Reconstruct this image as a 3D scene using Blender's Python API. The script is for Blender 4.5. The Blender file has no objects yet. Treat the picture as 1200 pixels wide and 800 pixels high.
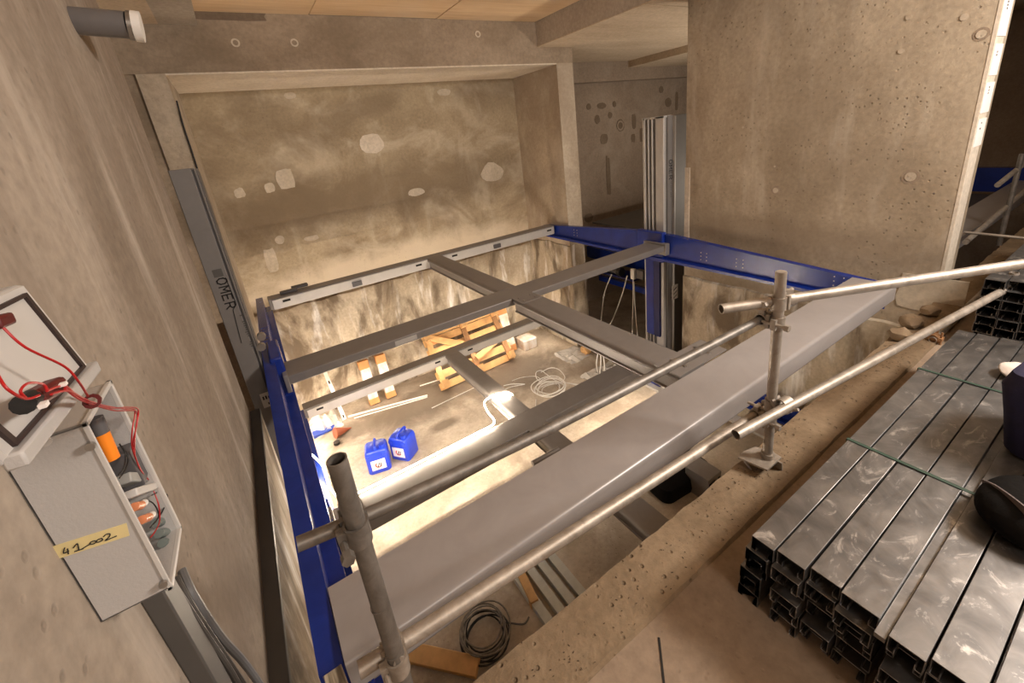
import bpy, bmesh, math, random
from mathutils import Vector, Matrix, noise
random.seed(7)
S = bpy.context.scene
COL = S.collection
R = math.radians
# ------------------------------------------------------------------ camera
PIT, ROL, YAW, FPX, CY = R(18.50626), R(-6.98173), R(30.55584), 495.417, 324.834
fwd = Vector((math.sin(YAW)*math.cos(PIT), math.cos(YAW)*math.cos(PIT), -math.sin(PIT)))
r0 = fwd.cross(Vector((0, 0, 1))).normalized(); u0 = r0.cross(fwd)
right = r0*math.cos(ROL) + u0*math.sin(ROL)
up = -r0*math.sin(ROL) + u0*math.cos(ROL)
cam = bpy.data.cameras.new('camera'); camo = bpy.data.objects.new('camera', cam); COL.objects.link(camo)
camo.matrix_world = Matrix(((right.x, up.x, -fwd.x, 0), (right.y, up.y, -fwd.y, 0), (right.z, up.z, -fwd.z, 0), (0, 0, 0, 1)))
cam.sensor_fit = 'HORIZONTAL'; cam.sensor_width = 36; cam.lens = 36*FPX/1200
cam.shift_y = -(400-CY)/1200; cam.clip_start = .02; cam.clip_end = 60
S.camera = camo
# ------------------------------------------------------------------ world, lamps, exposure
w = bpy.data.worlds.new('world'); S.world = w; w.use_nodes = True
w.node_tree.nodes['Background'].inputs[0].default_value = (.9, .75, .6, 1)
w.node_tree.nodes['Background'].inputs[1].default_value = .02
S.view_settings.view_transform = 'Standard'; S.view_settings.look = 'None'
S.view_settings.gamma = 1; S.view_settings.use_curve_mapping = False
S.view_settings.exposure = 0.95
S.cycles.max_bounces = 10; S.cycles.diffuse_bounces = 6; S.cycles.caustics_reflective = False; S.cycles.caustics_refractive = False
S.cycles.sample_clamp_indirect = 6
def lamp(name, loc, aim, size, power, col, size_y=None):
    l = bpy.data.lights.new(name, 'AREA'); l.energy = power; l.color = col; l.size = size
    if size_y: l.shape = 'RECTANGLE'; l.size_y = size_y
    o = bpy.data.objects.new(name, l); COL.objects.link(o); o.location = loc
    o.rotation_euler = (Vector(aim)-Vector(loc)).to_track_quat('-Z', 'Y').to_euler()
    return o
WARM = (1, .80, .58)
lamp('work_lamp', (2.9, -.9, .85), (1.7, 1.4, -.8), .8, 62, (1, .90, .80), .5)
lamp('bay_fill', (6.1, 2.3, -1.15), (5.0, 3.4, .9), .6, 30, (1, .86, .70), .5)  # added fill, out of view, brightens the beam soffit and next bay
lamp('left_lamp', (.5, -1.9, 1.0), (.2, 2.6, -.6), .7, 14, (1, .89, .79), .3)
STRIP_POWER = 165
# ------------------------------------------------------------------ photo pixel -> point on a plane of the place
def ray(px, py):
    return right*((px-600)/FPX) + up*(-(py-CY)/FPX) + fwd
def onz(px, py, z): d = ray(px, py); return d*(z/d.z)
def onx(px, py, x): d = ray(px, py); return d*(x/d.x)
def ony(px, py, y): d = ray(px, py); return d*(y/d.y)
# ------------------------------------------------------------------ materials
class NT:
    def __init__(s, name):
        s.m = bpy.data.materials.new(name); s.m.use_nodes = True; s.t = s.m.node_tree
        s.b = s.t.nodes['Principled BSDF']; s.pos = s.t.nodes.new('ShaderNodeNewGeometry').outputs['Position']
        s.obj = None
    def n(s, kind, **kw):
        o = s.t.nodes.new(kind)
        for k, v in kw.items(): setattr(o, k, v)
        return o
    def link(s, a, b): s.t.links.new(a, b)
    def local(s):
        if s.obj is None: s.obj = s.n('ShaderNodeTexCoord').outputs['Object']
        return s.obj
    def mapped(s, vec, sc, loc=(0, 0, 0), rot=(0, 0, 0)):
        m = s.n('ShaderNodeMapping'); s.link(vec, m.inputs[0]); m.inputs['Scale'].default_value = sc
        m.inputs['Location'].default_value = loc; m.inputs['Rotation'].default_value = rot; return m.outputs[0]
    def noise(s, vec, scale, detail=6, rough=.55, dist=0):
        o = s.n('ShaderNodeTexNoise'); s.link(vec, o.inputs['Vector']); o.inputs['Scale'].default_value = scale
        o.inputs['Detail'].default_value = detail; o.inputs['Roughness'].default_value = rough; o.inputs['Distortion'].default_value = dist
        return o.outputs['Fac']
    def ramp(s, fac, stops):
        o = s.n('ShaderNodeValToRGB'); s.link(fac, o.inputs[0]); e = o.color_ramp.elements
        while len(e) < len(stops): e.new(.5)
        for k, (p, c) in enumerate(stops):
            e[k].position = p; e[k].color = (c, c, c, 1) if isinstance(c, (int, float)) else tuple(c)+(1,)
        return o.outputs[0]
    def mix(s, fac, a, b, mode='MIX'):
        o = s.n('ShaderNodeMix', data_type='RGBA', blend_type=mode)
        for sock, v in ((o.inputs[0], fac), (o.inputs[6], a), (o.inputs[7], b)):
            if hasattr(v, 'is_output'): s.link(v, sock)
            elif isinstance(v, (int, float)): sock.default_value = v
            else: sock.default_value = tuple(v)+(1,)
        return o.outputs[2]
    def bump(s, h, strength, dist=.01):
        o = s.n('ShaderNodeBump'); s.link(h, o.inputs['Height']); o.inputs['Strength'].default_value = strength
        o.inputs['Distance'].default_value = dist; s.link(o.outputs[0], s.b.inputs['Normal'])
    def math(s, op, a, b):
        o = s.n('ShaderNodeMath', operation=op)
        for k, v in enumerate((a, b)):
            if hasattr(v, 'is_output'): s.link(v, o.inputs[k])
            else: o.inputs[k].default_value = v
        return o.outputs[0]
    def color(s, c): s.link(c, s.b.inputs['Base Color'])
def plain(name, col, rough=.5, metal=0, var=.12, scale=9, bump=0, bscale=60, spec=None, local=True):
    t = NT(name); v = t.local() if local else t.pos
    f = t.noise(v, scale, 5)
    lo = tuple(c*(1-var) for c in col); hi = tuple(min(1, c*(1+var)) for c in col)
    t.color(t.ramp(f, [(.3, lo), (.7, hi)]))
    t.b.inputs['Roughness'].default_value = rough; t.b.inputs['Metallic'].default_value = metal
    if spec is not None: t.b.inputs['Specular IOR Level'].default_value = spec
    if bump: t.bump(t.noise(v, bscale, 4), bump, .004)
    return t.m
def concrete(name, a, b, big=1.2, stretch=(1, 1, 1), pits=0.0, streak=None, light=None, lamt=.5, bump=.25, rot=(0, 0, 0), rough=.85, dark=None, damt=.5, dscale=.7, stains_and_light=()):
    t = NT(name)
    v = t.mapped(t.pos, stretch, (3, 7, 1), rot)
    c = t.ramp(t.noise(v, big, 8, .62, .4), [(.28, a), (.72, b)])
    f = t.noise(t.pos, 34, 5, .6)
    c = t.mix(1.0, c, t.ramp(f, [(.25, .80), (.75, 1.12)]), 'MULTIPLY')
    h = t.math('MULTIPLY', f, .5)
    if streak:
        sv = t.mapped(t.pos, streak[0]); sf = t.noise(sv, streak[1], 6, .6, .3)
        c = t.mix(t.ramp(sf, [(streak[3], 0), (streak[3]+.16, streak[4])]), c, streak[2])
    if light:
        lf = t.noise(t.mapped(t.pos, stretch, (9, 2, 5), rot), 1.9, 7, .65, .6)
        c = t.mix(t.ramp(lf, [(.5, 0), (.68, lamt)]), c, light)
    if dark:
        df = t.noise(t.mapped(t.pos, stretch, (1, 4, 8), rot), dscale, 6, .6, .5)
        c = t.mix(t.ramp(df, [(.48, 0), (.6, damt)]), c, dark)
    for (sx_, sy_, sz_, rx_, ry_, rz_, amt, col_) in stains_and_light:
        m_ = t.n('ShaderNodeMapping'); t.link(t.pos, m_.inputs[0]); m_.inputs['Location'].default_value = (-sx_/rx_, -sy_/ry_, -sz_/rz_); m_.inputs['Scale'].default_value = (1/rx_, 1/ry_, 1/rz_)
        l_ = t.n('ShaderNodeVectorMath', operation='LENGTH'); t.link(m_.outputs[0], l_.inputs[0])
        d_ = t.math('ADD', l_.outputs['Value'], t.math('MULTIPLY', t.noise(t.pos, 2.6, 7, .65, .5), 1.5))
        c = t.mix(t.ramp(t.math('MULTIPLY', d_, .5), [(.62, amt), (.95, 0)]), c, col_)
    if pits:
        pv = t.n('ShaderNodeTexVoronoi'); t.link(t.pos, pv.inputs['Vector']); pv.inputs['Scale'].default_value = 26
        msk = t.ramp(t.noise(t.pos, 3, 3), [(.42, 0), (.6, 1)])
        p = t.ramp(pv.outputs['Distance'], [(.10, 1), (.2, 0)])
        p2 = t.math('MULTIPLY', p, msk)
        c = t.mix(t.math('MULTIPLY', p2, pits), c, tuple(x*.35 for x in a))
        h = t.math('SUBTRACT', h, p2)
    t.color(c); t.b.inputs['Roughness'].default_value = rough; t.b.inputs['Specular IOR Level'].default_value = .25
    t.bump(h, bump, .012)
    return t.m
M = {}
M['left'] = concrete('concrete_left_wall', (.25, .20, .155), (.47, .40, .33), 1.3, (1, 1.6, .5), .3, ((1, 2.6, .35), 2.2, (.60, .53, .46), .54, .6), bump=.25, rot=(.5, 0, 0), dark=(.20, .155, .12), damt=.45, dscale=1.4)
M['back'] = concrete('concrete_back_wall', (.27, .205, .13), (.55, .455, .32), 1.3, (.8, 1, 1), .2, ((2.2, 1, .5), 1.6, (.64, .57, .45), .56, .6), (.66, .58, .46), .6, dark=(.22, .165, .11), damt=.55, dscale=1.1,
    stains_and_light=((1.6, 5.41, -.45, 2.2, 1, .34, .7, (.21, .155, .10)), (.5, 5.41, -.5, .9, 1, .3, .5, (.21, .155, .10)), (1.7, 5.41, -1.42, 2.4, 1, .30, .85, (.72, .62, .48))))  # upper dark bands: beam shadow painted in; pale foot band: strip glow painted in
M['pitwall'] = concrete('concrete_pit_wall', (.33, .26, .18), (.66, .58, .46), 2.2, (1, 1, .45), 0, ((2.8, 2.8, .5), 2.4, (.92, .91, .90), .55, .9), dark=(.13, .095, .065), damt=.85, dscale=2.6)
M['lintel'] = concrete('concrete_lintel', (.25, .19, .135), (.40, .32, .24), 1.5, (1, 1, 1.6), dark=(.19, .145, .10), damt=.5, dscale=1.1)
M['pier'] = concrete('concrete_pier', (.36, .285, .21), (.55, .47, .37), 1.3, (1, 1, .7), .15, None, (.64, .57, .47), .5, dark=(.26, .2, .15), damt=.4, dscale=1.5)
M['right'] = concrete('concrete_right_wall', (.27, .21, .145), (.53, .445, .34), 1.15, (1, 1, .7), .45, ((1, 2.6, .5), 1.8, (.62, .55, .46), .55, .42), bump=.4, dark=(.21, .16, .11), damt=.32, dscale=1.5,
    stains_and_light=((3.7, 1.9, -1.05, 1, 1.4, .16, .6, (.22, .17, .12)), ))
M['floor'] = concrete('concrete_slab', (.27, .20, .145), (.36, .275, .20), 2.0, pits=.1, bump=.2)
M['kerb'] = concrete('concrete_rough_edge', (.20, .14, .085), (.33, .245, .16), 3.0, pits=.45, bump=.8, dark=(.19, .13, .08), damt=.5, dscale=4)
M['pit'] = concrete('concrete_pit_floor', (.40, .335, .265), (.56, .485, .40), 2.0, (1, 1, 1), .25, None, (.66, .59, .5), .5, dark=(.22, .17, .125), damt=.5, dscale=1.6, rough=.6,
    stains_and_light=((1.3, 4.75, -3.1, 1.1, .45, 1, .85, (.13, .10, .075)), (2.6, 4.45, -3.1, .85, .55, 1, .85, (.13, .10, .075)), (.55, 4.75, -3.1, .5, .3, 1, .7, (.15, .115, .085)), (1.25, 4.1, -3.1, .2, .1, 1, .8, (.15, .115, .085)), (3.2, 3.9, -3.1, .3, .2, 1, .6, (.2, .15, .11))))
M['nextback'] = concrete('concrete_next_bay', (.26, .20, .155), (.36, .29, .23), 1.2, light=(.42, .36, .3), lamt=.4)
M['patchlight'] = concrete('plaster_light', (.50, .43, .33), (.64, .56, .46), 3)
M['patchdark'] = concrete('plaster_dark', (.17, .125, .09), (.22, .17, .125), 3)
M['rim'] = concrete('concrete_rim', (.27, .21, .155), (.33, .26, .2), 3)
M['grout'] = concrete('grout_pale', (.60, .52, .42), (.74, .66, .56), 3)
def plywood():
    t = NT('plywood_ceiling')
    f = t.noise(t.mapped(t.pos, (.5, 7, 3)), 3, 6, .6, .5)
    c = t.ramp(f, [(.3, (.64, .44, .26)), (.7, (.80, .59, .37))])
    g = t.noise(t.pos, 1.3, 5); c = t.mix(t.ramp(g, [(.4, 0), (.7, .6)]), c, (.78, .63, .45))
    t.color(c); t.b.inputs['Roughness'].default_value = .8; t.bump(f, .12); return t.m
M['ply'] = plywood()
M['slabwood'] = concrete('concrete_beam_soffit', (.50, .39, .28), (.62, .51, .39), 1.4, (.6, 3, 1))
M['slabgrey'] = concrete('concrete_beam_side', (.36, .31, .255), (.46, .40, .34), 1.6)
def steel(name, a, b, rough, metal, stretch=(1, 1, 1), sc=6, bump=0, rr=.12):
    t = NT(name); v = t.mapped(t.local(), stretch)
    f = t.noise(v, sc, 7, .65, .8)
    t.color(t.ramp(f, [(.3, a), (.7, b)])); t.b.inputs['Metallic'].default_value = metal
    r = t.n('ShaderNodeMapRange'); t.link(f, r.inputs[0]); r.inputs[3].default_value = rough-rr; r.inputs[4].default_value = rough+rr
    t.link(r.outputs[0], t.b.inputs['Roughness'])
    if bump: t.bump(t.noise(t.local(), 90, 4), bump, .002)
    return t.m
M['grey'] = steel('grey_painted_steel', (.225, .205, .195), (.265, .245, .232), .42, .25, rr=.05)
M['sheet'] = steel('light_grey_painted_steel', (.34, .315, .31), (.385, .36, .355), .36, .15, rr=.05)
M['column'] = steel('grey_column_paint', (.17, .157, .15), (.20, .187, .178), .62, 0, rr=.04)
M['columnlight'] = steel('pale_grey_column_paint', (.50, .48, .46), (.57, .55, .53), .4, .2, rr=.04)
M['flange'] = steel('pale_lit_flange_paint', (.52, .50, .48), (.60, .58, .56), .4, .15, rr=.04)
M['blue'] = steel('blue_painted_steel', (.006, .022, .19), (.010, .034, .27), .25, 0, rr=.06)
M['bluedark'] = steel('dark_blue_painted_steel', (.006, .010, .07), (.010, .016, .11), .3, 0, rr=.06)
M['galv'] = steel('galvanised_steel', (.20, .195, .195), (.52, .50, .49), .42, .75, (2.6, 1.6, 1), 7, .06, .12)
def galvanised():
    t = NT('galvanised_channel_steel'); v = t.mapped(t.local(), (1.6, 2.2, 1))
    f = t.noise(v, 3.5, 6, .6, 1.2); c = t.ramp(f, [(.32, (.15, .148, .15)), (.7, (.33, .32, .315))])
    g = t.noise(t.mapped(t.pos, (5, 9, 5), (2, 1, 0), (0, 0, .5)), 1.5, 7, .7, 1.5); k = t.ramp(g, [(.56, 0), (.68, .75)])
    c = t.mix(k, c, (.66, .63, .60)); t.color(c); t.b.inputs['Metallic'].default_value = .88
    r = t.n('ShaderNodeMapRange'); t.link(g, r.inputs[0]); r.inputs[3].default_value = .22; r.inputs[4].default_value = .62; t.link(r.outputs[0], t.b.inputs['Roughness'])
    t.bump(t.noise(t.pos, 14, 4), .05, .004); return t.m
M['galv'] = galvanised()
M['galvpale'] = steel('pale_galvanised_steel', (.46, .48, .46), (.62, .63, .60), .4, .3)
M['galvlip'] = steel('galvanised_edge', (.62, .6, .58), (.8, .77, .74), .25, .9)
M['tube'] = steel('scaffold_tube_galvanised', (.30, .255, .21), (.52, .46, .40), .5, .55, (1, 1, 1), 16, .25, .12)
M['tubeold'] = steel('scaffold_post_weathered', (.14, .125, .11), (.30, .275, .25), .5, .6, (1, 1, 1), 14, .3, .12)
M['bolt'] = steel('bolt_steel', (.30, .28, .26), (.5, .47, .44), .35, .8)
M['black'] = plain('black_rubber', (.012, .011, .011), .55)
M['darkgap'] = plain('black_void_paint', (.012, .011, .010), .8)
M['box'] = plain('grey_plastic_enclosure', (.46, .445, .435), .5, 0, .04, 6, .12, 220)
M['boxinner'] = plain('grey_plastic_inside', (.56, .54, .52), .55, 0, .03)
M['gasket'] = plain('black_gasket', (.035, .02, .018), .6)
M['red'] = plain('red_cable', (.42, .008, .010), .4)
M['redconn'] = plain('dark_red_connector', (.10, .008, .008), .5)
M['orange'] = plain('orange_lens', (.95, .26, .02), .3)
M['darkgrey'] = plain('dark_grey_plastic', (.10, .095, .10), .5)
M['midgrey'] = plain('mid_grey_plastic', (.32, .32, .31), .5)
M['teal'] = plain('grey_green_connector', (.16, .19, .18), .5)
M['copper'] = plain('salmon_terminal', (.72, .26, .12), .4)
M['tape'] = plain('yellow_tape', (.72, .60, .30), .7)
M['ink'] = plain('black_ink', (.015, .013, .013), .7)
M['greyink'] = plain('dark_grey_print', (.09, .085, .08), .6)
M['cable'] = plain('grey_cable', (.17, .175, .185), .45)
M['cablelight'] = plain('pale_cable', (.62, .60, .57), .5)
M['conduit'] = plain('dark_grey_trunking', (.075, .07, .066), .55)
M['white'] = plain('white_paint', (.80, .77, .73), .5, 0, .03)
M['paper'] = plain('white_paper_label', (.85, .80, .78), .7, 0, .03)
M['jug'] = plain('blue_jerrycan_plastic', (.018, .055, .62), .3, 0, .08)
M['redprint'] = plain('red_print', (.75, .04, .03), .5)
M['wood'] = plain('pine_wood', (.62, .37, .16), .7, 0, .25, 7, .2, 40)
M['woodbrown'] = plain('brown_wood', (.30, .16, .075), .75, 0, .25, 7, .2, 40)
M['gritdark'] = plain('dark_grit', (.07, .045, .028), .9)
M['card'] = plain('cardboard_orange', (.58, .27, .10), .7, 0, .2, 8)
M['navy'] = plain('navy_fabric', (.010, .008, .040), .75, 0, .2, 30, .2, 120)
M['blackbag'] = plain('black_bag_fabric', (.006, .005, .0045), .9, 0, .2, 20, .5, 60, spec=.15)
M['strapgrey'] = plain('grey_webbing', (.15, .12, .115), .7)
M['green'] = plain('green_strap', (.035, .07, .05), .5)
M['clothw'] = plain('off_white_cloth', (.74, .66, .60), .8, 0, .08, 12, .3, 50)
M['pipe'] = plain('grey_plastic_pipe', (.15, .14, .14), .35)
M['bluetool'] = plain('blue_tool_plastic', (.02, .05, .30), .4)
M['cone'] = plain('red_brown_cone', (.28, .075, .035), .5)
def plastic_film():
    t = NT('clear_plastic_film'); t.b.inputs['Base Color'].default_value = (.85, .83, .8, 1)
    t.b.inputs['Roughness'].default_value = .25; t.b.inputs['Alpha'].default_value = .45
    t.b.inputs['Specular IOR Level'].default_value = .8; return t.m
M['film'] = plastic_film()
def wrapped():
    t = NT('film_wrapped_cardboard')
    f = t.noise(t.mapped(t.local(), (1, 1, .6)), 9, 5)
    t.color(t.ramp(f, [(.35, (.55, .42, .32)), (.6, (.72, .70, .68))])); t.b.inputs['Roughness'].default_value = .25; return t.m
M['wrap'] = wrapped()
def emit(name, col, st):
    m = bpy.data.materials.new(name); m.use_nodes = True; b = m.node_tree.nodes['Principled BSDF']
    b.inputs['Base Color'].default_value = (.9, .85, .75, 1); b.inputs['Emission Color'].default_value = tuple(col)+(1,)
    b.inputs['Emission Strength'].default_value = st; return m
M['strip'] = emit('lit_light_strip', (1, .83, .63), STRIP_POWER)
# ------------------------------------------------------------------ mesh builder
def basis(d):
    d = Vector(d).normalized(); a = Vector((0, 0, 1)) if abs(d.z) < .9 else Vector((1, 0, 0))
    x = d.cross(a).normalized(); return x, d.cross(x).normalized()
class MB:
    def __init__(s): s.v = []; s.f = []
    def add(s, vs, fs):
        k = len(s.v); s.v += [Vector(v) for v in vs]; s.f += [tuple(i+k for i in f) for f in fs]; return s
    def box(s, x0, x1, y0, y1, z0, z1):
        return s.hexa([(x0, y0, z0), (x1, y0, z0), (x1, y1, z0), (x0, y1, z0), (x0, y0, z1), (x1, y0, z1), (x1, y1, z1), (x0, y1, z1)])
    def hexa(s, p):
        return s.add(p, [(3, 2, 1, 0), (4, 5, 6, 7), (0, 1, 5, 4), (1, 2, 6, 5), (2, 3, 7, 6), (3, 0, 4, 7)])
    def obox(s, c, size, m):
        c = Vector(c); hx, hy, hz = (q/2 for q in size); m = m.to_3x3()
        return s.hexa([c+m @ Vector(q) for q in ((-hx, -hy, -hz), (hx, -hy, -hz), (hx, hy, -hz), (-hx, hy, -hz), (-hx, -hy, hz), (hx, -hy, hz), (hx, hy, hz), (-hx, hy, hz))])
    def bar(s, a, b, wd, th, side=None):
        a, b = Vector(a), Vector(b); d = (b-a).normalized()
        if side is None: x, y = basis(d)
        else: x = (Vector(side)-d*Vector(side).dot(d)).normalized(); y = d.cross(x)
        p = []
        for e in (a, b):
            for i, j in ((-1, -1), (1, -1), (1, 1), (-1, 1)): p.append(e+x*(i*wd/2)+y*(j*th/2))
        return s.hexa(p)
    def tube(s, pts, r, n=12, cap=True, hollow=False):
        pts = [Vector(p) for p in pts]; rings = []; x = None
        for i, p in enumerate(pts):
            d = (pts[min(i+1, len(pts)-1)]-pts[max(i-1, 0)]).normalized()
            if x is None: x, y = basis(d)
            else:
                x = (x-d*x.dot(d)).normalized(); y = d.cross(x)
            rr = r[i] if isinstance(r, (list, tuple)) else r
            rings.append([p+(x*math.cos(2*math.pi*k/n)+y*math.sin(2*math.pi*k/n))*rr for k in range(n)])
        vs = [v for g in rings for v in g]; fs = []
        for i in range(len(rings)-1):
            for k in range(n):
                a = i*n+k; b = i*n+(k+1) % n; fs.append((a, b, b+n, a+n))
        if cap and not hollow: fs += [tuple(range(n-1, -1, -1)), tuple(range((len(rings)-1)*n, len(rings)*n))]
        s.add(vs, fs)
        if hollow:
            rr = (r[0] if isinstance(r, (list, tuple)) else r)*.84
            for e, inn, sg in ((0, 1, 1), (-1, -2, -1)):
                p = pts[e]; dd = (pts[inn]-p).normalized()*.07; c = rings[e]; m = [p+(q-p)*(.84) for q in c]; dp = [q+dd for q in m]
                vv = c+m+dp; ff = []
                for k in range(n):
                    k2 = (k+1) % n; ff += [(k, k+n, k2+n, k2), (k+n, k+2*n, k2+2*n, k2+n)]
                ff.append(tuple(range(2*n, 3*n)))
                s.add(vv, ff)
        return s
    def extrude(s, prof, o, ax, ay, vec):
        o, ax, ay, vec = Vector(o), Vector(ax), Vector(ay), Vector(vec); n = len(prof)
        a = [o+ax*p[0]+ay*p[1] for p in prof]; b = [q+vec for q in a]
        return s.add(a+b, [tuple(range(n-1, -1, -1)), tuple(range(n, 2*n))]+[(i, (i+1) % n, (i+1) % n+n, i+n) for i in range(n)])
    def ring(s, c, axis, r0_, r1_, h, n=18, a0=0, a1=2*math.pi):
        c = Vector(c); d = Vector(axis).normalized(); x, y = basis(d); full = abs(a1-a0) > 6.2; m = n if full else n+1
        vs = []
        for k in range(m):
            a = a0+(a1-a0)*k/n; q = x*math.cos(a)+y*math.sin(a)
            vs += [c+q*r0_-d*h/2, c+q*r1_-d*h/2, c+q*r1_+d*h/2, c+q*r0_+d*h/2]
        fs = []
        for k in range(n):
            a = k*4; b = ((k+1) % m)*4
            for i in range(4): fs.append((a+i, a+(i+1) % 4, b+(i+1) % 4, b+i))
        if not full: fs += [(0, 1, 2, 3), tuple((m-1)*4+i for i in (3, 2, 1, 0))]
        return s.add(vs, fs)
    def loft(s, rings, cap=True):
        n = len(rings[0]); vs = [v for g in rings for v in g]; fs = []
        for i in range(len(rings)-1):
            for k in range(n):
                a = i*n+k; b = i*n+(k+1) % n; fs.append((a, b, b+n, a+n))
        if cap: fs += [tuple(range(n-1, -1, -1)), tuple(range((len(rings)-1)*n, len(rings)*n))]
        return s.add(vs, fs)
    def mesh(s, name, mat, off=Vector((0, 0, 0)), sharp=35):
        me = bpy.data.meshes.new(name); me.from_pydata([v-off for v in s.v], [], s.f); me.update()
        bm = bmesh.new(); bm.from_mesh(me); bmesh.ops.recalc_face_normals(bm, faces=bm.faces); bm.to_mesh(me); bm.free()
        me.materials.append(mat)
        me.polygons.foreach_set('use_smooth', [True]*len(me.polygons)); me.set_sharp_from_angle(angle=R(sharp))
        return me
    def build(s, name, mat, parent=None, bevel=0, label=None, kind=None, loc=None):
        off = Vector((0, 0, 0)); p = parent
        while p is not None: off += p.location; p = p.parent
        if loc is not None: off += Vector(loc)
        o = bpy.data.objects.new(name, s.mesh(name, mat, off)); COL.objects.link(o)
        if loc is not None: o.location = loc
        if parent: o.parent = parent
        if bevel:
            b = o.modifiers.new('bevel', 'BEVEL'); b.width = bevel; b.segments = 2; b.limit_method = 'ANGLE'
        if label: o['label'] = label
        if kind: o['kind'] = kind
        return o
def tag(o, label, cat, group=None):
    o['label'] = label; o['category'] = cat
    if group: o['group'] = group
    return o
def thing(name, label, cat, loc=(0, 0, 0), group=None):
    o = bpy.data.objects.new(name, None); COL.objects.link(o); o.location = loc; o.empty_display_size = .05
    return tag(o, label, cat, group)
def struct(name, mb, mat, bevel=0):
    return mb.build(name, mat, None, bevel, kind='structure')
def copy_tree(o, parent=None):
    c = o.copy(); COL.objects.link(c); c.parent = parent
    for ch in o.children: copy_tree(ch, c)
    return c
def smooth_path(pts, n=8):
    pts = [Vector(p) for p in pts]; out = []
    for i in range(len(pts)-1):
        p0, p1, p2, p3 = pts[max(i-1, 0)], pts[i], pts[i+1], pts[min(i+2, len(pts)-1)]
        for k in range(n):
            t = k/n; out.append(.5*((2*p1)+(p2-p0)*t+(2*p0-5*p1+4*p2-p3)*t*t+(3*p1-p0-3*p2+p3)*t**3))
    out.append(pts[-1]); return out
GLYPH = {'O': [[(.3, 0), (.7, 0), (1, .3), (1, .7), (.7, 1), (.3, 1), (0, .7), (0, .3), (.3, 0)]], 'M': [[(0, 0), (0, 1), (.5, .35), (1, 1), (1, 0)]],
         'E': [[(.9, 0), (0, 0), (0, 1), (.9, 1)], [(0, .5), (.75, .5)]], 'R': [[(0, 0), (0, 1), (.7, 1), (.95, .85), (.95, .62), (.7, .48), (0, .48)], [(.5, .48), (1, 0)]]}
def text_part(name, body, h, o, ax, ay, mat, parent, wd=.72, gap=.36, wt=.15):
    """flat lettering drawn in strokes: ax = reading direction, ay = letter up direction, o = centre"""
    ax, ay = Vector(ax).normalized(), Vector(ay).normalized(); L = h*(len(body)*wd+(len(body)-1)*gap); mb = MB()
    for i, ch in enumerate(body):
        q = Vector(o)-ax*L/2+ax*(i*h*(wd+gap))-ay*h/2
        for st_ in GLYPH[ch]:
            p = [q+ax*(u*h*wd)+ay*(v_*h) for u, v_ in st_]
            for a, b in zip(p[:-1], p[1:]):
                d = (b-a).normalized()*h*wt*.4; mb.bar(a-d, b+d, h*wt, .0012, ax.cross(ay).cross(b-a))
    return mb.build(name, mat, parent)
# ------------------------------------------------------------------ setting
struct('floor', MB().box(-.3, 10, -3, .6, -1.75, -1.4), M['floor'])
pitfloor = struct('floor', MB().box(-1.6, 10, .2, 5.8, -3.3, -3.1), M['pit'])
def rough_strip(x0, x1, nx):
    mb = MB(); ny = 7; vs = []; fs = []
    prof = [(.585, -1.399), (.592, -1.384), (.66, -1.382), (.72, -1.383), (.765, -1.388), (.775, -1.42), (.77, -1.75)]
    for i in range(nx+1):
        x = x0+(x1-x0)*i/nx
        for j, (y, z) in enumerate(prof):
            a = (noise.noise((x*2, y*9, z*4))*.005+noise.noise((x*13, 3, z*4))*.004) if j >= 4 else noise.noise((x*11, y*13, 2))*.004
            b = noise.noise((x*18, y*15, 7))*(.007 if j >= 3 else .003)
            if j == 0: a = noise.noise((x*3, 1, 5))*.008; b = 0
            vs.append((x, y+a, z+b))
    for i in range(nx):
        for j in range(ny-1):
            k = i*ny+j; fs.append((k, k+1, k+1+ny, k+ny))
    fs.append(tuple(range(ny))); fs.append(tuple(nx*ny+j for j in range(ny-1, -1, -1)))
    for i in range(nx):
        k = i*ny; fs.append((k, k+ny, k+ny+ny-1, k+ny-1))
    mb.add(vs, fs); return mb
struct('trim_1', rough_strip(-.22, 6.5, 260), M['kerb'])
struct('wall_near_pit', MB().box(-.6, 10, .2, .56, -3.1, -1.75), M['pitwall'])
wl = struct('wall_left', MB().box(-.6, -.3, -3, 2.68, -1.4, 1.06), M['left'])
struct('wall_left_pit', MB().box(-.6, -.25, .56, 2.72, -3.1, -1.4), M['pitwall'])
struct('wall_left_far', MB().box(-1.9, -1.6, 2.0, 5.6, -3.1, 1.15), M['nextback'])
struct('wall_left_pier', MB().box(-.43, -.247, 4.43, 5.41, -3.1, .752), M['pier'])
struct('wall_left_pier', MB().box(-1.6, -.43, 4.46, 5.41, -1.30, .93), M['lintel'])
struct('wall_left_pier', MB().box(-1.6, -.43, 5.2, 5.41, -3.1, -1.30), M['nextback'])
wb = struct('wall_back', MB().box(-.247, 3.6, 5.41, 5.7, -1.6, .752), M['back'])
def ledge_wall(p0, p1, nrm, z0, z1, th, n=60):
    """concrete below the casting joint, with an uneven top edge"""
    p0, p1, nrm = Vector(p0), Vector(p1), Vector(nrm); vs = []; fs = []
    for i in range(n+1):
        p = p0.lerp(p1, i/n); w_ = noise.noise((p.x*4, p.y*4, 3))*.035
        vs += [p+Vector((0, 0, z0)), p+Vector((0, 0, z1+w_-.02)), p-nrm*.03+Vector((0, 0, z1+w_)), p-nrm*th+Vector((0, 0, z1)), p-nrm*th+Vector((0, 0, z0))]
    for i in range(n):
        for j in range(5):
            a = i*5+j; b = i*5+(j+1) % 5; fs.append((a, b, b+5, a+5))
    fs += [(0, 1, 2, 3, 4), tuple(n*5+j for j in (4, 3, 2, 1, 0))]
    return MB().add(vs, fs)
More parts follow.
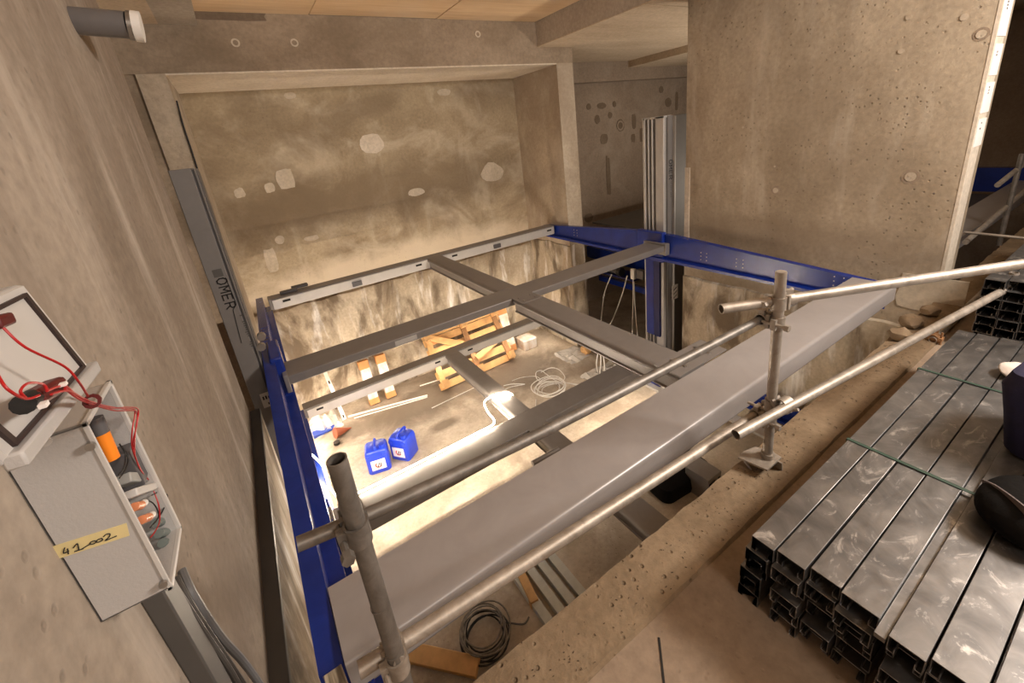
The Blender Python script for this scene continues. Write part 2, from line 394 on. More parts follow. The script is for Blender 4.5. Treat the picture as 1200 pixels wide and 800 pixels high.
wbp = struct('wall_back_pit', ledge_wall((-.247, 5.36, 0), (3.6, 5.36, 0), (0, -1, 0), -3.1, -1.585, .3), M['pitwall'])
lint = struct('trim_2', MB().box(-1.6, 3.86, 4.43, 5.7, .752, 1.185), M['lintel'])
struct('wall_right_pier', MB().box(3.6, 3.855, 4.43, 5.41, -1.54, .752), M['pier'])
struct('wall_right_pier', ledge_wall((3.592, 5.41, 0), (3.592, 4.42, 0), (-1, 0, 0), -3.1, -1.53, .26), M['pitwall'])
wr = struct('wall_right', MB().box(3.7, 4.0, .76, 2.69, -1.61, 1.0), M['right'])
struct('wall_right_pit', ledge_wall((3.68, 2.69, 0), (3.68, .56, 0), (-1, 0, 0), -3.1, -1.6, .32), M['pitwall'])
nb = struct('wall_next_back', MB().box(3.86, 10, 5.6, 5.9, -3.1, 1.0), M['nextback'])
struct('wall_next_right', MB().box(9.7, 10, -3, 5.8, -3.1, 1.0), M['nextback'])
struct('wall_near', MB().box(-.6, 10, -3.3, -3, -1.75, 1.15), M['left'])
# the soffit of the recess and fine joint trims
struct('trim_3', MB().box(-.247, 3.6, 4.43, 5.41, .740, .752), M['grout'])
# ceilings
ceil = struct('ceiling', MB().box(-.6, 3.33, -3, 4.43, 1.20, 1.35), M['ply'])
for i in range(-2, 7):
    y0 = 4.43-1.22*(i+1)
    if y0 < -3: continue
    for k, (xa, xb) in enumerate(((-.18, .9), (.9, 2.1), (2.1, 3.33))):
        if i < 0: continue
        MB().box(xa+.004, xb-.004, y0+.004, y0+1.216, 1.183+.003*((i+k) % 2), 1.201).build('plywood_panel', M['ply'], ceil)
struct('ceiling_left', MB().box(-.6, -.185, -3, 4.43, 1.09, 1.3), M['slabwood'])
struct('trim_4', MB().box(-.185, .062, 3.7, 4.43, 1.087, 1.2), M['slabgrey'])
b1 = struct('ceiling_beam', MB().box(3.332, 5.95, -3, 5.45, .935, 1.3), M['slabgrey'])
for i in range(4):
    MB().box(3.332, 4.6, 5.45-1.3*(i+1)+.004, 5.45-1.3*i-.004, .927, .936).build('soffit_panel', M['slabwood'], b1)
    MB().box(4.608, 5.95, 5.45-1.3*(i+1)+.004, 5.45-1.3*i-.004, .928, .936).build('soffit_panel', M['slabwood'], b1)
struct('ceiling_beam', MB().box(5.95, 9.7, -3, 5.6, .83, 1.3), M['slabwood'])
struct('ceiling_beam', MB().box(3.86, 9.7, 5.45, 5.6, .64, .97), M['nextback'])
# patches, tie holes
def blob(c, ax, ay, rx, ry, th=.003, n=14, seed=0, sq=0):
    c, ax, ay = Vector(c), Vector(ax), Vector(ay); nz = ax.cross(ay); pts = []
    for k in range(n):
        a = 2*math.pi*k/n; q = 1+.22*noise.noise((math.cos(a)*1.3+seed*3.1, math.sin(a)*1.3, seed))
        ca, sa = math.cos(a), math.sin(a)
        if sq: m = max(abs(ca), abs(sa)); ca /= m**sq; sa /= m**sq
        pts.append(c+ax*ca*rx*q+ay*sa*ry*q)
    return MB().loft([[p-nz*th for p in pts], [p+nz*th for p in pts]])
AXb, AZ = Vector((1, 0, 0)), Vector((0, 0, 1))
for i, (px, py, rx, rz, sq) in enumerate(((335, 210, .09, .10, .8), (316, 220, .05, .05, .6), (281, 226, .05, .05, .6), (328, 281, .05, .05, 0), (365, 279, .08, .03, .8), (318, 305, .06, .14, .6), (436, 168, .14, .12, 0), (577, 202, .19, .13, 0), (340, 112, .06, .03, .5), (520, 108, .10, .04, 0), (488, 225, .12, .05, 0))):
    p = ony(px, py, 5.408); blob(p, AXb, AZ, rx, rz, .0025, 14, i, sq).build('plaster_patch', M['patchlight'] if i not in (6, ) else M['grout'], wb)
for i, (px, py, rx, rz, sq) in enumerate(((700, 140, .06, .07, 0), (715, 135, .05, .05, 0), (705, 124, .10, .05, 0), (690, 125, .05, .05, 0), (720, 122, .04, .05, 0), (727, 147, .10, .10, 0), (743, 142, .05, .12, .8), (752, 158, .05, .12, .8), (708, 163, .09, .08, .5), (713, 205, .05, .33, .95), (742, 162, .05, .07, .8), (775, 105, .06, .06, 0), (783, 120, .09, .08, 0), (793, 118, .04, .16, .8), (690, 255, .1, .08, 0))):
    p = ony(px, py, 5.597); blob(p, AXb, AZ, rx, rz, .003, 14, i+20, sq).build('dark_patch', M['patchdark'], nb)
MB().ring(ony(727, 147, 5.593), (0, 1, 0), .055, .085, .006).build('pipe_ring', M['nextback'], nb)
AY = Vector((0, -1, 0))
for i, (px, py, r_) in enumerate(((909, 223, .022), (820, 222, .014), (871, 149, .010), (908, 195, .008), (1067, 207, .03), (1130, 20, .018), (1065, 20, .016), (1150, 40, .022), (1056, 60, .016))):
    p = onx(px, py, 3.7)
    MB().tube([p+Vector((.004, 0, 0)), p+Vector((-.004, 0, 0))], r_, 14).build('tie_hole_plug', M['pier'], wr)
    if r_ > .018: MB().ring(p, (1, 0, 0), r_*1.05, r_*1.6, .003, 18).build('tie_hole_rim', M['rim'], wr)
blob(onx(1090, 345, 3.699), AY, AZ, .17, .13, .004, 16, 5, .6).build('plaster_patch', M['patchlight'], wr)
MB().box(3.694, 3.72, 2.64, 2.694, -1.25, -.5).build('pale_corner_strip', M['grout'], wr)
struct('trim_5', MB().box(3.698, 3.86, .745, .762, -1.42, 1.0), M['grout'])
for i, (px, py) in enumerate(((345, 50), (276, 50), (560, 40))):
    p = ony(px, py, 4.428); MB().ring(p, (0, 1, 0), .02, .032, .004).build('tie_hole_rim', M['patchlight'], lint)
blob(ony(260, 15, 4.428), AXb, AZ, .32, .05, .003, 16, 9, .7).build('dark_patch', M['patchdark'], lint)
struct('trim_6', MB().box(-.305, -.25, .56, 2.74, -1.405, -1.375), M['conduit'], .004)
# lumps of broken concrete at the foot of the right wall
def stone(c, r, seed, mat, name='concrete_lump', parent=None, sq=(1, 1, .7)):
    bm = bmesh.new(); bmesh.ops.create_icosphere(bm, subdivisions=2, radius=1)
    mb = MB(); vs = [Vector(v.co) for v in bm.verts]; fs = [tuple(v.index for v in f.verts) for f in bm.faces]; bm.free()
    vs = [Vector(c)+Vector((v.x*sq[0], v.y*sq[1], v.z*sq[2]))*r*(1+.35*noise.noise(v*1.6+Vector((seed*5, 0, 0)))) for v in vs]
    return mb.add(vs, fs)
for i, (x, y, r_, lab) in enumerate(((2.98, .72, .055, 'rough concrete lump beside the plaster patch at the right wall foot'), (3.2, .74, .06, 'jagged concrete lump under the blue beam end at the right wall'), (3.45, .72, .05, 'small concrete lump tight against the end of the right wall'))):
    tag(stone((x, y, -1.385+r_*.6), r_, i, M['kerb']).build('concrete_lump', M['kerb'], loc=(x, y, -1.385)), lab, 'rubble')
# ------------------------------------------------------------------ lift platforms
def channel_beam(mb, x0, x1, y0, y1, zt, h, t=.008):
    """box-like cross beam along X, near face at y0"""
    return mb.box(x0, x1, y0, y1, zt-h, zt)
def side_beam_mb(sx, zt, inner, pk=.10):
    """Z-section cantilever beam along Y, tapered towards both ends; sx = x of web, inner = direction of the platform"""
    mb = MB(); st = ((.95, zt-.02, zt-.15), (2.72, zt+pk, zt-.15), (3.2, zt+pk, zt-.15), (4.9, zt-.03, zt-.15))
    rings = []
    for y, a, b in st:
        rings.append([Vector((sx-inner*.055, y, a)), Vector((sx+inner*.006, y, a)), Vector((sx+inner*.006, y, b+.006)), Vector((sx+inner*.06, y, b+.006)), Vector((sx+inner*.06, y, b-.02)), Vector((sx+inner*.052, y, b-.02)), Vector((sx+inner*.052, y, b)), Vector((sx-.0*inner, y, b)), Vector((sx-.0*inner, y, a-.006)), Vector((sx-inner*.047, y, a-.006)), Vector((sx-inner*.047, y, a-.035)), Vector((sx-inner*.055, y, a-.035))])
    return mb.loft(rings)
def beam_c(mb, x0, x1, y0, y1, zt, h):
    """centre beam along Y with rounded shoulder and a lower lip on its -X side"""
    pr = [(x1, zt), (x0+.032, zt), (x0+.018, zt-.003), (x0+.007, zt-.010), (x0+.001, zt-.020), (x0+.001, zt-.030), (x0+.008, zt-.039), (x0+.020, zt-.043), (x0+.022, zt-h+.012), (x0+.012, zt-h+.006), (x0+.012, zt-h), (x1, zt-h)]
    return mb.extrude([(p[0], p[1]) for p in pr], (0, y0, 0), (1, 0, 0), (0, 0, 1), (0, y1-y0, 0))
def bolt(p, axis, r_, parent, mat=None):
    p = Vector(p); d = Vector(axis).normalized(); MB().tube([p, p+d*r_*.9], r_, 6).build('bolt', mat or M['bolt'], parent)
def platform(zt, label, front, hm=.06):
    root = thing('lift_platform', label, 'car lift', (1.73, 2.9, zt))
    for sx, inn in ((-.11, 1), (3.53, -1)):
        sb = side_beam_mb(sx, zt, inn, .10 if front else -.01).build('side_beam', M['blue'], root)
        MB().box(min(sx, sx+inn*.02)-.02, max(sx, sx+inn*.02)+.03, 2.80, 3.14, zt-.2, zt+(.125 if front else 0)).build('carriage_head', M['blue'], root, .012)
        xa = 3.598 if inn < 0 else -.120
        y_0, y_1 = (2.925, 3.115) if inn < 0 else (2.88, 3.02)
        cg = MB().box(xa, xa+.022, y_0, y_1, zt-.57 if not front else zt-1.15, zt-.15).build('carriage', M['blue'], root, .004)
        MB().box(xa-.003, xa+.024, y_0, y_0+(y_1-y_0)*.42, zt-.56 if not front else zt-1.14, zt-.16).build('guide_groove', M['bluedark'], cg)
        for dy in (-.12, .12):
            for dz in (.03, -.12): bolt((sx+inn*.028, 2.97+dy, zt+dz), (inn, 0, 0), .011, sb, M['blue'])
        for yc in (1.25, 2.0, 2.35, 4.2):
            for dy in (-.03, .03) if inn < 0 else ():
                for dz in (-.02, -.055, -.09): bolt((sx+inn*.006, yc+dy, zt+dz), (inn, 0, 0), .0045, sb, M['flange'])
    # rear cross beam, strip light painted into its pale near face
    bb = MB().box(-.06, 3.5, 4.62, 4.77, zt-.11, zt).build('rear_cross_beam', M['grey'], root, .004)
    MB().box(-.03, 3.48, 4.603, 4.621, zt-.112, zt-.012).build('near_flange', M['flange'], bb, .003)
    for xs in (.06, 1.46, 1.92, 3.36): MB().box(xs, xs+.07, 4.598, 4.606, zt-.055, zt-.035).build('slot', M['darkgap'], bb)
    mbm = MB().box(-.07, 3.5, 2.755, 3.0, zt-hm, zt).build('middle_cross_beam', M['grey'], root, .006)
    MB().box(3.46, 3.52, 2.735, 3.02, zt-.10, zt+.02).build('end_plate', M['grey'], mbm, .003)
    MB().box(-.085, -.06, 2.735, 3.02, zt-.10, zt+.02).build('end_plate', M['grey'], mbm, .003)
    MB().box(.62, .78, 2.752, 2.756, zt-.05, zt-.015).build('sticker', M['columnlight'], mbm, label='pale rectangular sticker')
    y_near = 1.18 if front else 1.25
    beam_c(MB(), 1.605, 1.79, 3.0, 4.62, zt, .12).build('centre_beam', M['grey'], root)
    beam_c(MB(), 1.605, 1.80, y_near, 2.756, zt, .12).build('centre_beam', M['grey'], root)
    for yy, n_ in ((2.9, 3.14), ):
        cp = MB().box(1.60, 1.79, 2.60, 2.76, zt, zt+.004).build('joint_plate', M['grey'], root)
        for xx in (1.64, 1.75):
            for y2 in (2.64, 2.71): bolt((xx, y2, zt+.003), (0, 0, 1), .008, cp)
    cp = MB().box(1.60, 2.0, 1.18, 1.34, zt-.002, zt+.006).build('joint_plate', M['grey'], root)
    for xx in (1.70, 1.9):
        for y2 in (1.22, 1.3): bolt((xx, y2, zt+.005), (0, 0, 1), .010, cp)
    if front:
        pr = [(1.17, 0), (.938, 0), (.931, -.0015), (.925, -.005), (.921, -.011), (.919, -.018), (.918, -.105), (.95, -.11), (.95, -.102), (.926, -.098), (.929, -.014), (.936, -.009), (1.162, -.009), (1.162, -.10), (1.17, -.10)]
        fs_ = MB().extrude(pr, (-.10, 0, zt), (0, 1, 0), (0, 0, 1), (3.62, 0, 0)).build('front_sheet', M['sheet'], root)
        MB().box(-.06, 3.4, .952, 1.10, zt-.16, zt-.112).build('front_stiffener', M['grey'], fs_)
        tl = MB().box(-.03, .0, 4.55, 4.62, zt-.02, zt+.02)
    return root
up_p = platform(-1.25, 'upper grey steel lift frame with blue side beams and wide front sheet', True)
lo_p = platform(-2.53, 'lower grey steel lift frame with blue side beams, above the pit floor', False, .15)
# a bar across the lower centre beam
a_, b_ = onz(624, 543, -2.5), onz(655, 526, -2.5)
MB().tube([a_, a_.lerp(b_, .5), b_], .022, 10).build('stub_bar', M['grey'], lo_p)
MB().box(3.30, 3.40, 1.0, 2.7, -2.80, -2.775).build('pale_guide_plate', M['flange'], lo_p, label='pale guide plate beside the blue side beam')
# two dark clamps lying on the upper rear beam
for i, (px, py) in enumerate(((338, 341), (351, 335))):
    p = onz(px, py, -1.235); c = MB().box(p.x-.08, p.x+.08, p.y-.035, p.y+.035, -1.249, -1.222).build('steel_clip', M['darkgrey'], None, .008, loc=(p.x, p.y, -1.249))
    tag(c, ('left', 'right')[i]+' of two dark steel clips lying on the upper rear beam', 'clip')
for i, px in enumerate((415, 582)):
    p = ony(px, 318 if i == 0 else 284.5, 4.6); MB().box(p.x-.05, p.x+.05, 4.585, 4.604, -1.34, -1.29).build('dark_bracket', M['darkgrey'], up_p)
# ------------------------------------------------------------------ columns
def letter_marks(parent, o, ax, ay, n, wd, ht, mat, seed):
    rnd = random.Random(seed); mb = MB(); o, ax, ay = Vector(o), Vector(ax), Vector(ay); nz = ax.cross(ay)
    for k in range(n):
        if rnd.random() < .15: continue
        c = o+ax*(k*wd); hh = ht*rnd.uniform(.6, 1); p = [c+ax*u+ay*v_ for u, v_ in ((0, 0), (wd*.6, 0), (wd*.6, hh), (0, hh))]
        mb.hexa([q for q in p]+[q+nz*.0006 for q in p])
    return mb
DX_, DY_ = .07, .05
rc = thing('lift_column', 'right tall pale grey slotted lift column between the pier and the wall', 'column', (3.65, 2.96, -3.1))
MB().box(3.585, 3.66, 2.84, 3.10, -3.1, 0).build('column_body', M['column'], rc)
for y0, y1 in ((2.84, 2.937), (2.975, 2.99), (3.025, 3.036), (3.072, 3.10)):
    MB().box(3.552, 3.59, y0, y1, -3.1, 0).build('front_rib', M['columnlight'], rc, .002)
MB().box(3.552, 3.66, 2.835, 3.103, -.015, .003).build('top_cap', M['columnlight'], rc)
sf = MB().box(3.60, 3.685, 2.825, 2.842, -3.1, 0).build('side_channel', M['column'], rc)
MB().box(3.675, 3.69, 2.80, 2.842, -3.1, -.01).build('side_rib', M['columnlight'], rc)
bx = MB().box(3.69, 3.98, 2.86, 3.10, -3.1, 0).build('rear_box', M['column'], rc, .004)
text_part('lettering', 'OMER', .048, (3.642, 2.8235, -.52), (0, 0, -1), (1, 0, 0), M['ink'], rc)
letter_marks(rc, (3.655, 2.8245, -.64), (0, 0, -1), (-1, 0, 0), 12, .014, .016, M['greyink'], 4).build('small_print', M['greyink'], rc)
pl = onx(791, 342, 3.72)
pl = ony(791, 342, 2.845)-Vector((.07, 0, 0))
pq = MB().box(pl.x-.05, pl.x+.05, 2.792, 2.80, pl.z-.085, pl.z+.085).build('plaque', M['white'], rc, .004, label='white plaque with three diagonal black marks')
for k in range(3):
    z = pl.z-.065+.046*k; x = pl.x-.022
    MB().hexa([Vector((x-.012, 2.789, z)), Vector((x+.002, 2.789, z)), Vector((x+.002, 2.85, z)), Vector((x-.012, 2.85, z)), Vector((x+.038, 2.789, z+.028)), Vector((x+.052, 2.789, z+.028)), Vector((x+.052, 2.85, z+.028)), Vector((x+.038, 2.85, z+.028))]).build('diagonal_mark', M['ink'], pq)
MB().box(3.45, 3.75, 2.74, 3.2, -3.1, -3.07).build('base_plate', M['columnlight'], rc)
for ch in rc.children: ch.location += Vector((.07, .05, 0))
lc = thing('lift_column', 'left dark grey lift column with lettering and a white sticker', 'column', (-.235, 2.95, -3.1))
MB().box(-.286, -.19, 2.85, 3.12, -3.1, .03).build('column_body', M['column'], lc, .003)
MB().box(-.19, -.178, 2.87, 3.12, -3.1, .02).build('side_groove', M['darkgrey'], lc)
MB().box(-.178, -.172, 2.86, 3.12, -3.1, .025).build('side_rib', M['column'], lc)
MB().box(-.172, -.168, 2.90, 3.10, -3.1, .01).build('guide_rail', M['darkgrey'], lc)
def lcp(px, py): return ony(px, py, 2.8485)
o = lcp(268, 343)
text_part('lettering', 'OMER', .046, (o.x-.012, 2.8485, o.z), (0, 0, -1), (1, 0, 0), M['ink'], lc)
q = lcp(258, 322); MB().box(q.x-.03, q.x+.015, 2.8475, 2.85, q.z-.01, q.z+.035).build('logo_block', M['greyink'], lc)
q = lcp(287, 387); letter_marks(lc, (q.x+.02, 2.8485, q.z+.10), (0, 0, -1), (-1, 0, 0), 16, .0135, .022, M['greyink'], 2).build('small_print', M['greyink'], lc)
zg = [(-.222+.0, .0), ]
lp = [lcp(264, 325), lcp(277, 356), lcp(273, 363), lcp(283, 402)]
ln = MB()
for a, b in zip(lp[:-1], lp[1:]): ln.bar(a, b, .004, .0012, (1, 0, 0))
ln.build('logo_line', M['ink'], lc)
q = lcp(313, 468); st = MB().box(q.x-.03, q.x+.07, 2.846, 2.85, q.z-.05, q.z+.05).build('sticker', M['columnlight'], lc, label='white sticker with two rows of dark print')
letter_marks(st, (q.x-.02, 2.8455, q.z+.005), (1, 0, 0), (0, 0, 1), 6, .015, .03, M['ink'], 3).build('print_row', M['ink'], st)
letter_marks(st, (q.x-.0, 2.8455, q.z-.035), (1, 0, 0), (0, 0, 1), 4, .012, .016, M['ink'], 8).build('print_row', M['ink'], st)
# small chrome fittings between column and beam
for i, (px, py) in enumerate(((306, 393), (306, 405))):
    p = ony(px, py, 2.6); MB().tube([p, p+Vector((0, -.03, 0))], .022, 10).build('roller', M['bolt'], lc)
# ------------------------------------------------------------------ scaffold guard rail
TR = .0178
def post(name, base, top, label, mat):
    t = thing(name, label, 'post', base); b, q = Vector(base), Vector(top)
    MB().tube([b, q], TR, 20, hollow=True).build('tube', mat, t)
    return t
pA = post('guardrail_post', (.013, .70, -1.385), (.016, .70, -.497), 'dark weathered scaffold post in front of the grey sheet, nearest post', M['tubeold'])
MB().ring((.0135, .70, -1.0), (0, 0, 1), TR*.98, TR*1.06, .006, 20).build('joint_ring', M['tubeold'], pA)
MB().ring((.0135, .70, -.86), (0, 0, 1), TR*.98, TR*1.05, .004, 20).build('joint_ring', M['tubeold'], pA)
pB = post('guardrail_post', (1.487, .685, -1.375), (1.462, .685, -.545), 'galvanised scaffold post on the rough slab edge near the blue beam', M['tube'])
MB().tube([Vector((1.462, .685, -.549)), Vector((1.462, .685, -.543))], TR*.95, 20).build('end_cap', M['tube'], pB)
bp = MB()
bp.extrude([(-.055, -.05), (.05, -.05), (.055, .0), (.03, .045), (-.03, .06), (-.075, .055)], (1.475, .70, -1.345), (1, 0, 0), (0, 1, 0), (0, 0, .008))
bp.bar((1.415, .745, -1.342), (1.445, .72, -1.40), .05, .006); bp.bar((1.50, .66, -1.342), (1.51, .66, -1.392), .05, .006)
bp.build('base_bracket', M['tube'], pB)
MB().ring((1.4865, .685, -1.335), (0, 0, 1), TR, TR*1.35, .04, 18).build('base_socket', M['tube'], pB)
def rail(a, b, label, mat, sag=0, cap=True, r_=None):
    a, b = Vector(a), Vector(b); c = a.lerp(b, .5)
    o = MB().tube([a, a.lerp(b, .33)+Vector((0, 0, sag)), a.lerp(b, .66)+Vector((0, 0, sag)), b], r_ or TR, 18, hollow=True).build('guardrail_tube', mat, loc=c)
    return tag(o, label, 'tube')
YR = .742
def rail_path(pts, label, mat, r_):
    pts = smooth_path(pts, 6); c = pts[len(pts)//2]
    return tag(MB().tube(pts, r_, 18, hollow=True).build('guardrail_tube', mat, loc=c), label, 'tube')
rail_path([ony(*q_, YR) for q_ in ((348, 638), (430, 603), (560, 543), (660, 494), (780, 432), (931, 353))], 'upper scaffold rail running between the two posts across the lift', M['tubeold'], .0140)
rail((-.06, .735, -1.035), (1.60, .735, -1.165), 'lower scaffold rail running along the front of the grey sheet', M['tube'])
l0 = onz(845, 362, -.66); l1 = onz(925, 350, -.66)
rail(l0, l0+(l1-l0).normalized()*1.75, 'upper scaffold rail with an open end leaving right past the far post', M['tube'])
rail((1.20, .66, -1.06), onz(1180, 338, -1.045), 'lower scaffold rail with an open end running right above the channel stack', M['tube'])
pf = rail((3.05, .60, -1.37), (4.3, .60, -1.37), 'scaffold tube lying on the slab beside the second channel stack', M['tube'])
def coupler(p, d1, d2, off, label, mat=None):
    """two-way scaffold coupler: a band round each tube, a body between, bolts with nuts"""
    mat = mat or M['bolt']; p, d1, d2, off = Vector(p), Vector(d1).normalized(), Vector(d2).normalized(), Vector(off)
    t = thing('scaffold_coupler', label, 'clamp', p)
    MB().ring(p, d1, TR*1.02, TR*1.28, .046, 20).build('band', mat, t)
    MB().ring(p+off, d2, TR*1.02, TR*1.28, .046, 20).build('band', mat, t)
    m = p+off*.5; n_ = off.normalized(); x = d1.cross(n_).normalized()
    MB().bar(m-n_*.006, m+n_*.006, .05, .05, d1).build('body', mat, t)
    for q, d, s_ in ((p, d1, x), (p+off, d2, d2.cross(n_).normalized())):
        c = q+s_*TR*1.55; MB().bar(q+s_*TR*1.1, q+s_*TR*2.0, .04, .018, d).build('flap', mat, t)
        bb = MB().tube([c-n_*.045, c+n_*.04], .006, 8); bb.tube([c-n_*.052, c-n_*.036], .012, 6); bb.build('bolt', mat, t)
    return t
pu = lambda x: ony(348, 637, YR).lerp(ony(931, 352, YR), (x+.085)/(1.68+.085))
q = pu(.015); dX = (ony(931, 352, YR)-ony(348, 637, YR)).normalized()
coupler((.0145, .70, q.z), (0, 0, 1), dX, (.0, YR-.70, 0), 'scaffold coupler gripping the upper rail on the nearest post', M['tubeold'])
coupler((.0135, .70, -1.04), (0, 0, 1), (1, 0, -.078), (0, .035, 0), 'scaffold coupler gripping the lower rail on the nearest post', M['tube'])
coupler((1.466, .685, -.66), (0, 0, 1), (l1-l0), (.045, .0, -.0), 'scaffold coupler at the top of the far post holding the open-ended rail', M['tube'])
coupler((1.47, .685, -.735), (0, 0, 1), dX, (0, .05, 0), 'scaffold coupler under the topmost one on the far post', M['tube'])
coupler((1.478, .685, -1.085), (0, 0, 1), (1, -.13, 0), (.0, -.045, .03), 'scaffold coupler gripping the lower right rail at mid height of the far post', M['tube'])
coupler((1.479, .685, -1.15), (0, 0, 1), (1, 0, -.078), (.0, .048, 0), 'lowest scaffold coupler on the far post, behind the lower rails', M['tube'])
e = onz(1182, 337, -1.045)
coupler(e, (1, -.13, 0), (0, 0, 1), (.05, 0, 0), 'scaffold coupler at the far end of the lower right rail', M['bolt'])
pC = post('guardrail_post', (e.x+.05, e.y, -1.395), (e.x+.05, e.y, e.z+.07), 'short scaffold post at the right, behind the second channel stack corner', M['tube'])
coupler((3.08, .60, -1.365), (1, 0, 0), (0, 1, 0), (0, 0, .0001), 'loose rusty coupler on the end of the tube lying on the slab', M['woodbrown'])
# ------------------------------------------------------------------ stacked channels
ORD = ('first', 'second', 'third', 'fourth', 'fifth', 'sixth', 'seventh', 'eighth', 'ninth')
def chan_mesh(wd, ht, ln, t=.0022):
    lip = wd*.24
    pr = [(0, 0), (wd, 0), (wd, -ht), (wd-lip, -ht), (wd-lip, -ht+.014), (wd-lip-t, -ht+.014), (wd-lip-t, -ht+t), (wd-t, -ht+t)]
    pr = [(0, 0), (wd, 0), (wd, -ht), (wd-lip, -ht), (wd-lip, -ht+.016), (wd-lip+t, -ht+.016), (wd-lip+t, -ht+t), (wd-t, -ht+t), (wd-t, -t), (t, -t), (t, -ht+t), (lip-t, -ht+t), (lip-t, -ht+.016), (lip, -ht+.016), (lip, -ht), (0, -ht)]
    mb = MB().extrude(pr, (0, 0, 0), (0, 1, 0), (0, 0, 1), (ln, 0, 0))
    # the bright rolled edges of the top face
    return mb.mesh('steel_channel', M['galv'], sharp=20)
edges = [(.453, .394), (.390, .322), (.317, .251), (.247, .173), (.149, .087), (.083, .006), (.001, -.07), (-.074, -.146)]
starts = [.938, .946, .965, .955, .930, .946, .960, .95]
LAY = 6; HT = .0455
rs = random.Random(3)
for c, (ya, yb) in enumerate(edges):
    me = chan_mesh(ya-yb, HT-.001, 1.77)
    for l in range(LAY):
        o = bpy.data.objects.new('steel_channel', me); COL.objects.link(o)
        bv = o.modifiers.new('bevel', 'BEVEL'); bv.width = .0026; bv.segments = 2; bv.limit_method = 'ANGLE'
        j = 0 if l == 0 else rs.uniform(-.02, .03)
        k = 0 if l == 0 else min(.012*l*.6, .03) if c == 0 else rs.uniform(-.006, .006)*0
        o.location = (starts[c]+j, yb+k+(0 if l == 0 else (l % 2)*.003), -1.13-l*HT-(.002 if c in (2,) and l == 0 else 0))
        tag(o, 'galvanised channel in the strapped stack, %s layer from the top, %s from the pit edge' % (ORD[l], ORD[c]), 'steel channel', 'channels in the strapped stack')
me2 = chan_mesh(.074, .051, 1.6)
for c in range(5):
    for l in range(8):
        o = bpy.data.objects.new('steel_channel', me2); COL.objects.link(o)
        o.location = (3.10+rs.uniform(0, .03), .395-c*.078+(l % 2)*.006, -.985-l*.0515)
        tag(o, 'far stack channel, %s layer from the top, %s from the slab edge' % (ORD[l], ORD[c]), 'steel channel', 'channels in the far stack')
def strap(xs, label):
    mb = MB(); pts = [(xs, .457, -1.40), (xs, .457, -1.128), (xs+.0, -.15, -1.128)]
    for a, b in zip(pts[:-1], pts[1:]): mb.bar(a, b, .012, .0015, (1, 0, 0))
    tag(mb.build('packing_strap', M['green'], loc=(xs, .45, -1.128)), label, 'strap')
strap(1.535, 'thin green strap over the near part of the channel stack')
strap(2.20, 'thin green strap over the far part of the channel stack')
# thin bright insert slivers in the seams
tag(MB().box(.925, 2.70, .151, .171, -1.155, -1.142).build('steel_strip', M['galv'], loc=(1.8, .16, -1.155)), 'narrow loose steel strip lying in the gap of the stack top', 'strip')
# cloth, navy case, black bag on the stack
p = onz(1187, 440, -1.13)
cl = stone((p.x, p.y, -1.105), .055, 11, M['clothw'], sq=(1.2, .8, .45))
cl.v = [Vector((v.x, v.y, max(v.z, -1.129)))+Vector((0, 0, .010*noise.noise(v*60))) for v in cl.v]
ro = cl.build('rag', M['clothw'], loc=(p.x, p.y, -1.13), ); sm = ro.modifiers.new('smooth', 'SUBSURF'); sm.levels = sm.render_levels = 2
tag(ro, 'crumpled off-white rag lying on the channel stack', 'rag')
def rrect(cx, cy, wx, wy, z, r_, n=5, rot=0):
    pts = []
    for i, (sx, sy) in enumerate(((1, 1), (-1, 1), (-1, -1), (1, -1))):
        for k in range(n+1):
            a = math.pi/2*(i+k/n); pts.append((sx*(wx/2-r_)+r_*math.cos(a), sy*(wy/2-r_)+r_*math.sin(a)))
    c, s_ = math.cos(rot), math.sin(rot)
    return [Vector((cx+x*c-y*s_, cy+x*s_+y*c, z)) for x, y in pts]
nv = thing('tool_case', 'dark navy soft case standing on the channel stack at the right edge', 'case', (1.92, .0, -1.128))
MB().loft([rrect(1.93, .02+dy, .30*f, .22*f, z, .04*f, 5, -.12) for z, f, dy in ((-1.127, .93, 0), (-1.11, 1, .005), (-1.0, 1.03, .02), (-.90, 1.0, .045), (-.86, .85, .05), (-.85, .6, .05))]).build('body', M['navy'], nv)
MB().tube(smooth_path([(1.85, .07, -.86), (1.87, .07, -.815), (1.99, .07, -.815), (2.01, .07, -.86)]), .009, 8).build('handle', M['black'], nv)
bg = thing('work_bag', 'black fabric bag with grey webbing lying on the near channel stack', 'bag', (1.50, .03, -1.128))
bb = stone((1.50, .045, -1.085), .125, 21, M['blackbag'], sq=(1.15, .80, .55))
bb.v = [Vector((v.x, v.y, max(v.z, -1.1285)))+Vector((1, 1, 1))*0 for v in bb.v]
bo = bb.build('body', M['blackbag'], bg); sm = bo.modifiers.new('smooth', 'SUBSURF'); sm.levels = sm.render_levels = 2
wbm = MB(); arc = [onz(1152, 566, -1.08), onz(1166, 572, -1.045), onz(1185, 585, -1.03), onz(1206, 602, -1.03)]
arc = smooth_path(arc, 5)
for a, b in zip(arc[:-1], arc[1:]): wbm.bar(a, b, .020, .004, (.3, .3, 1))
wbm.build('webbing', M['strapgrey'], bg)
MB().tube(smooth_path([(1.56, .06, -1.03), (1.60, .03, -.985), (1.60, -.03, -.985), (1.57, -.05, -1.03)]), .010, 8).build('handle', M['blackbag'], bg)
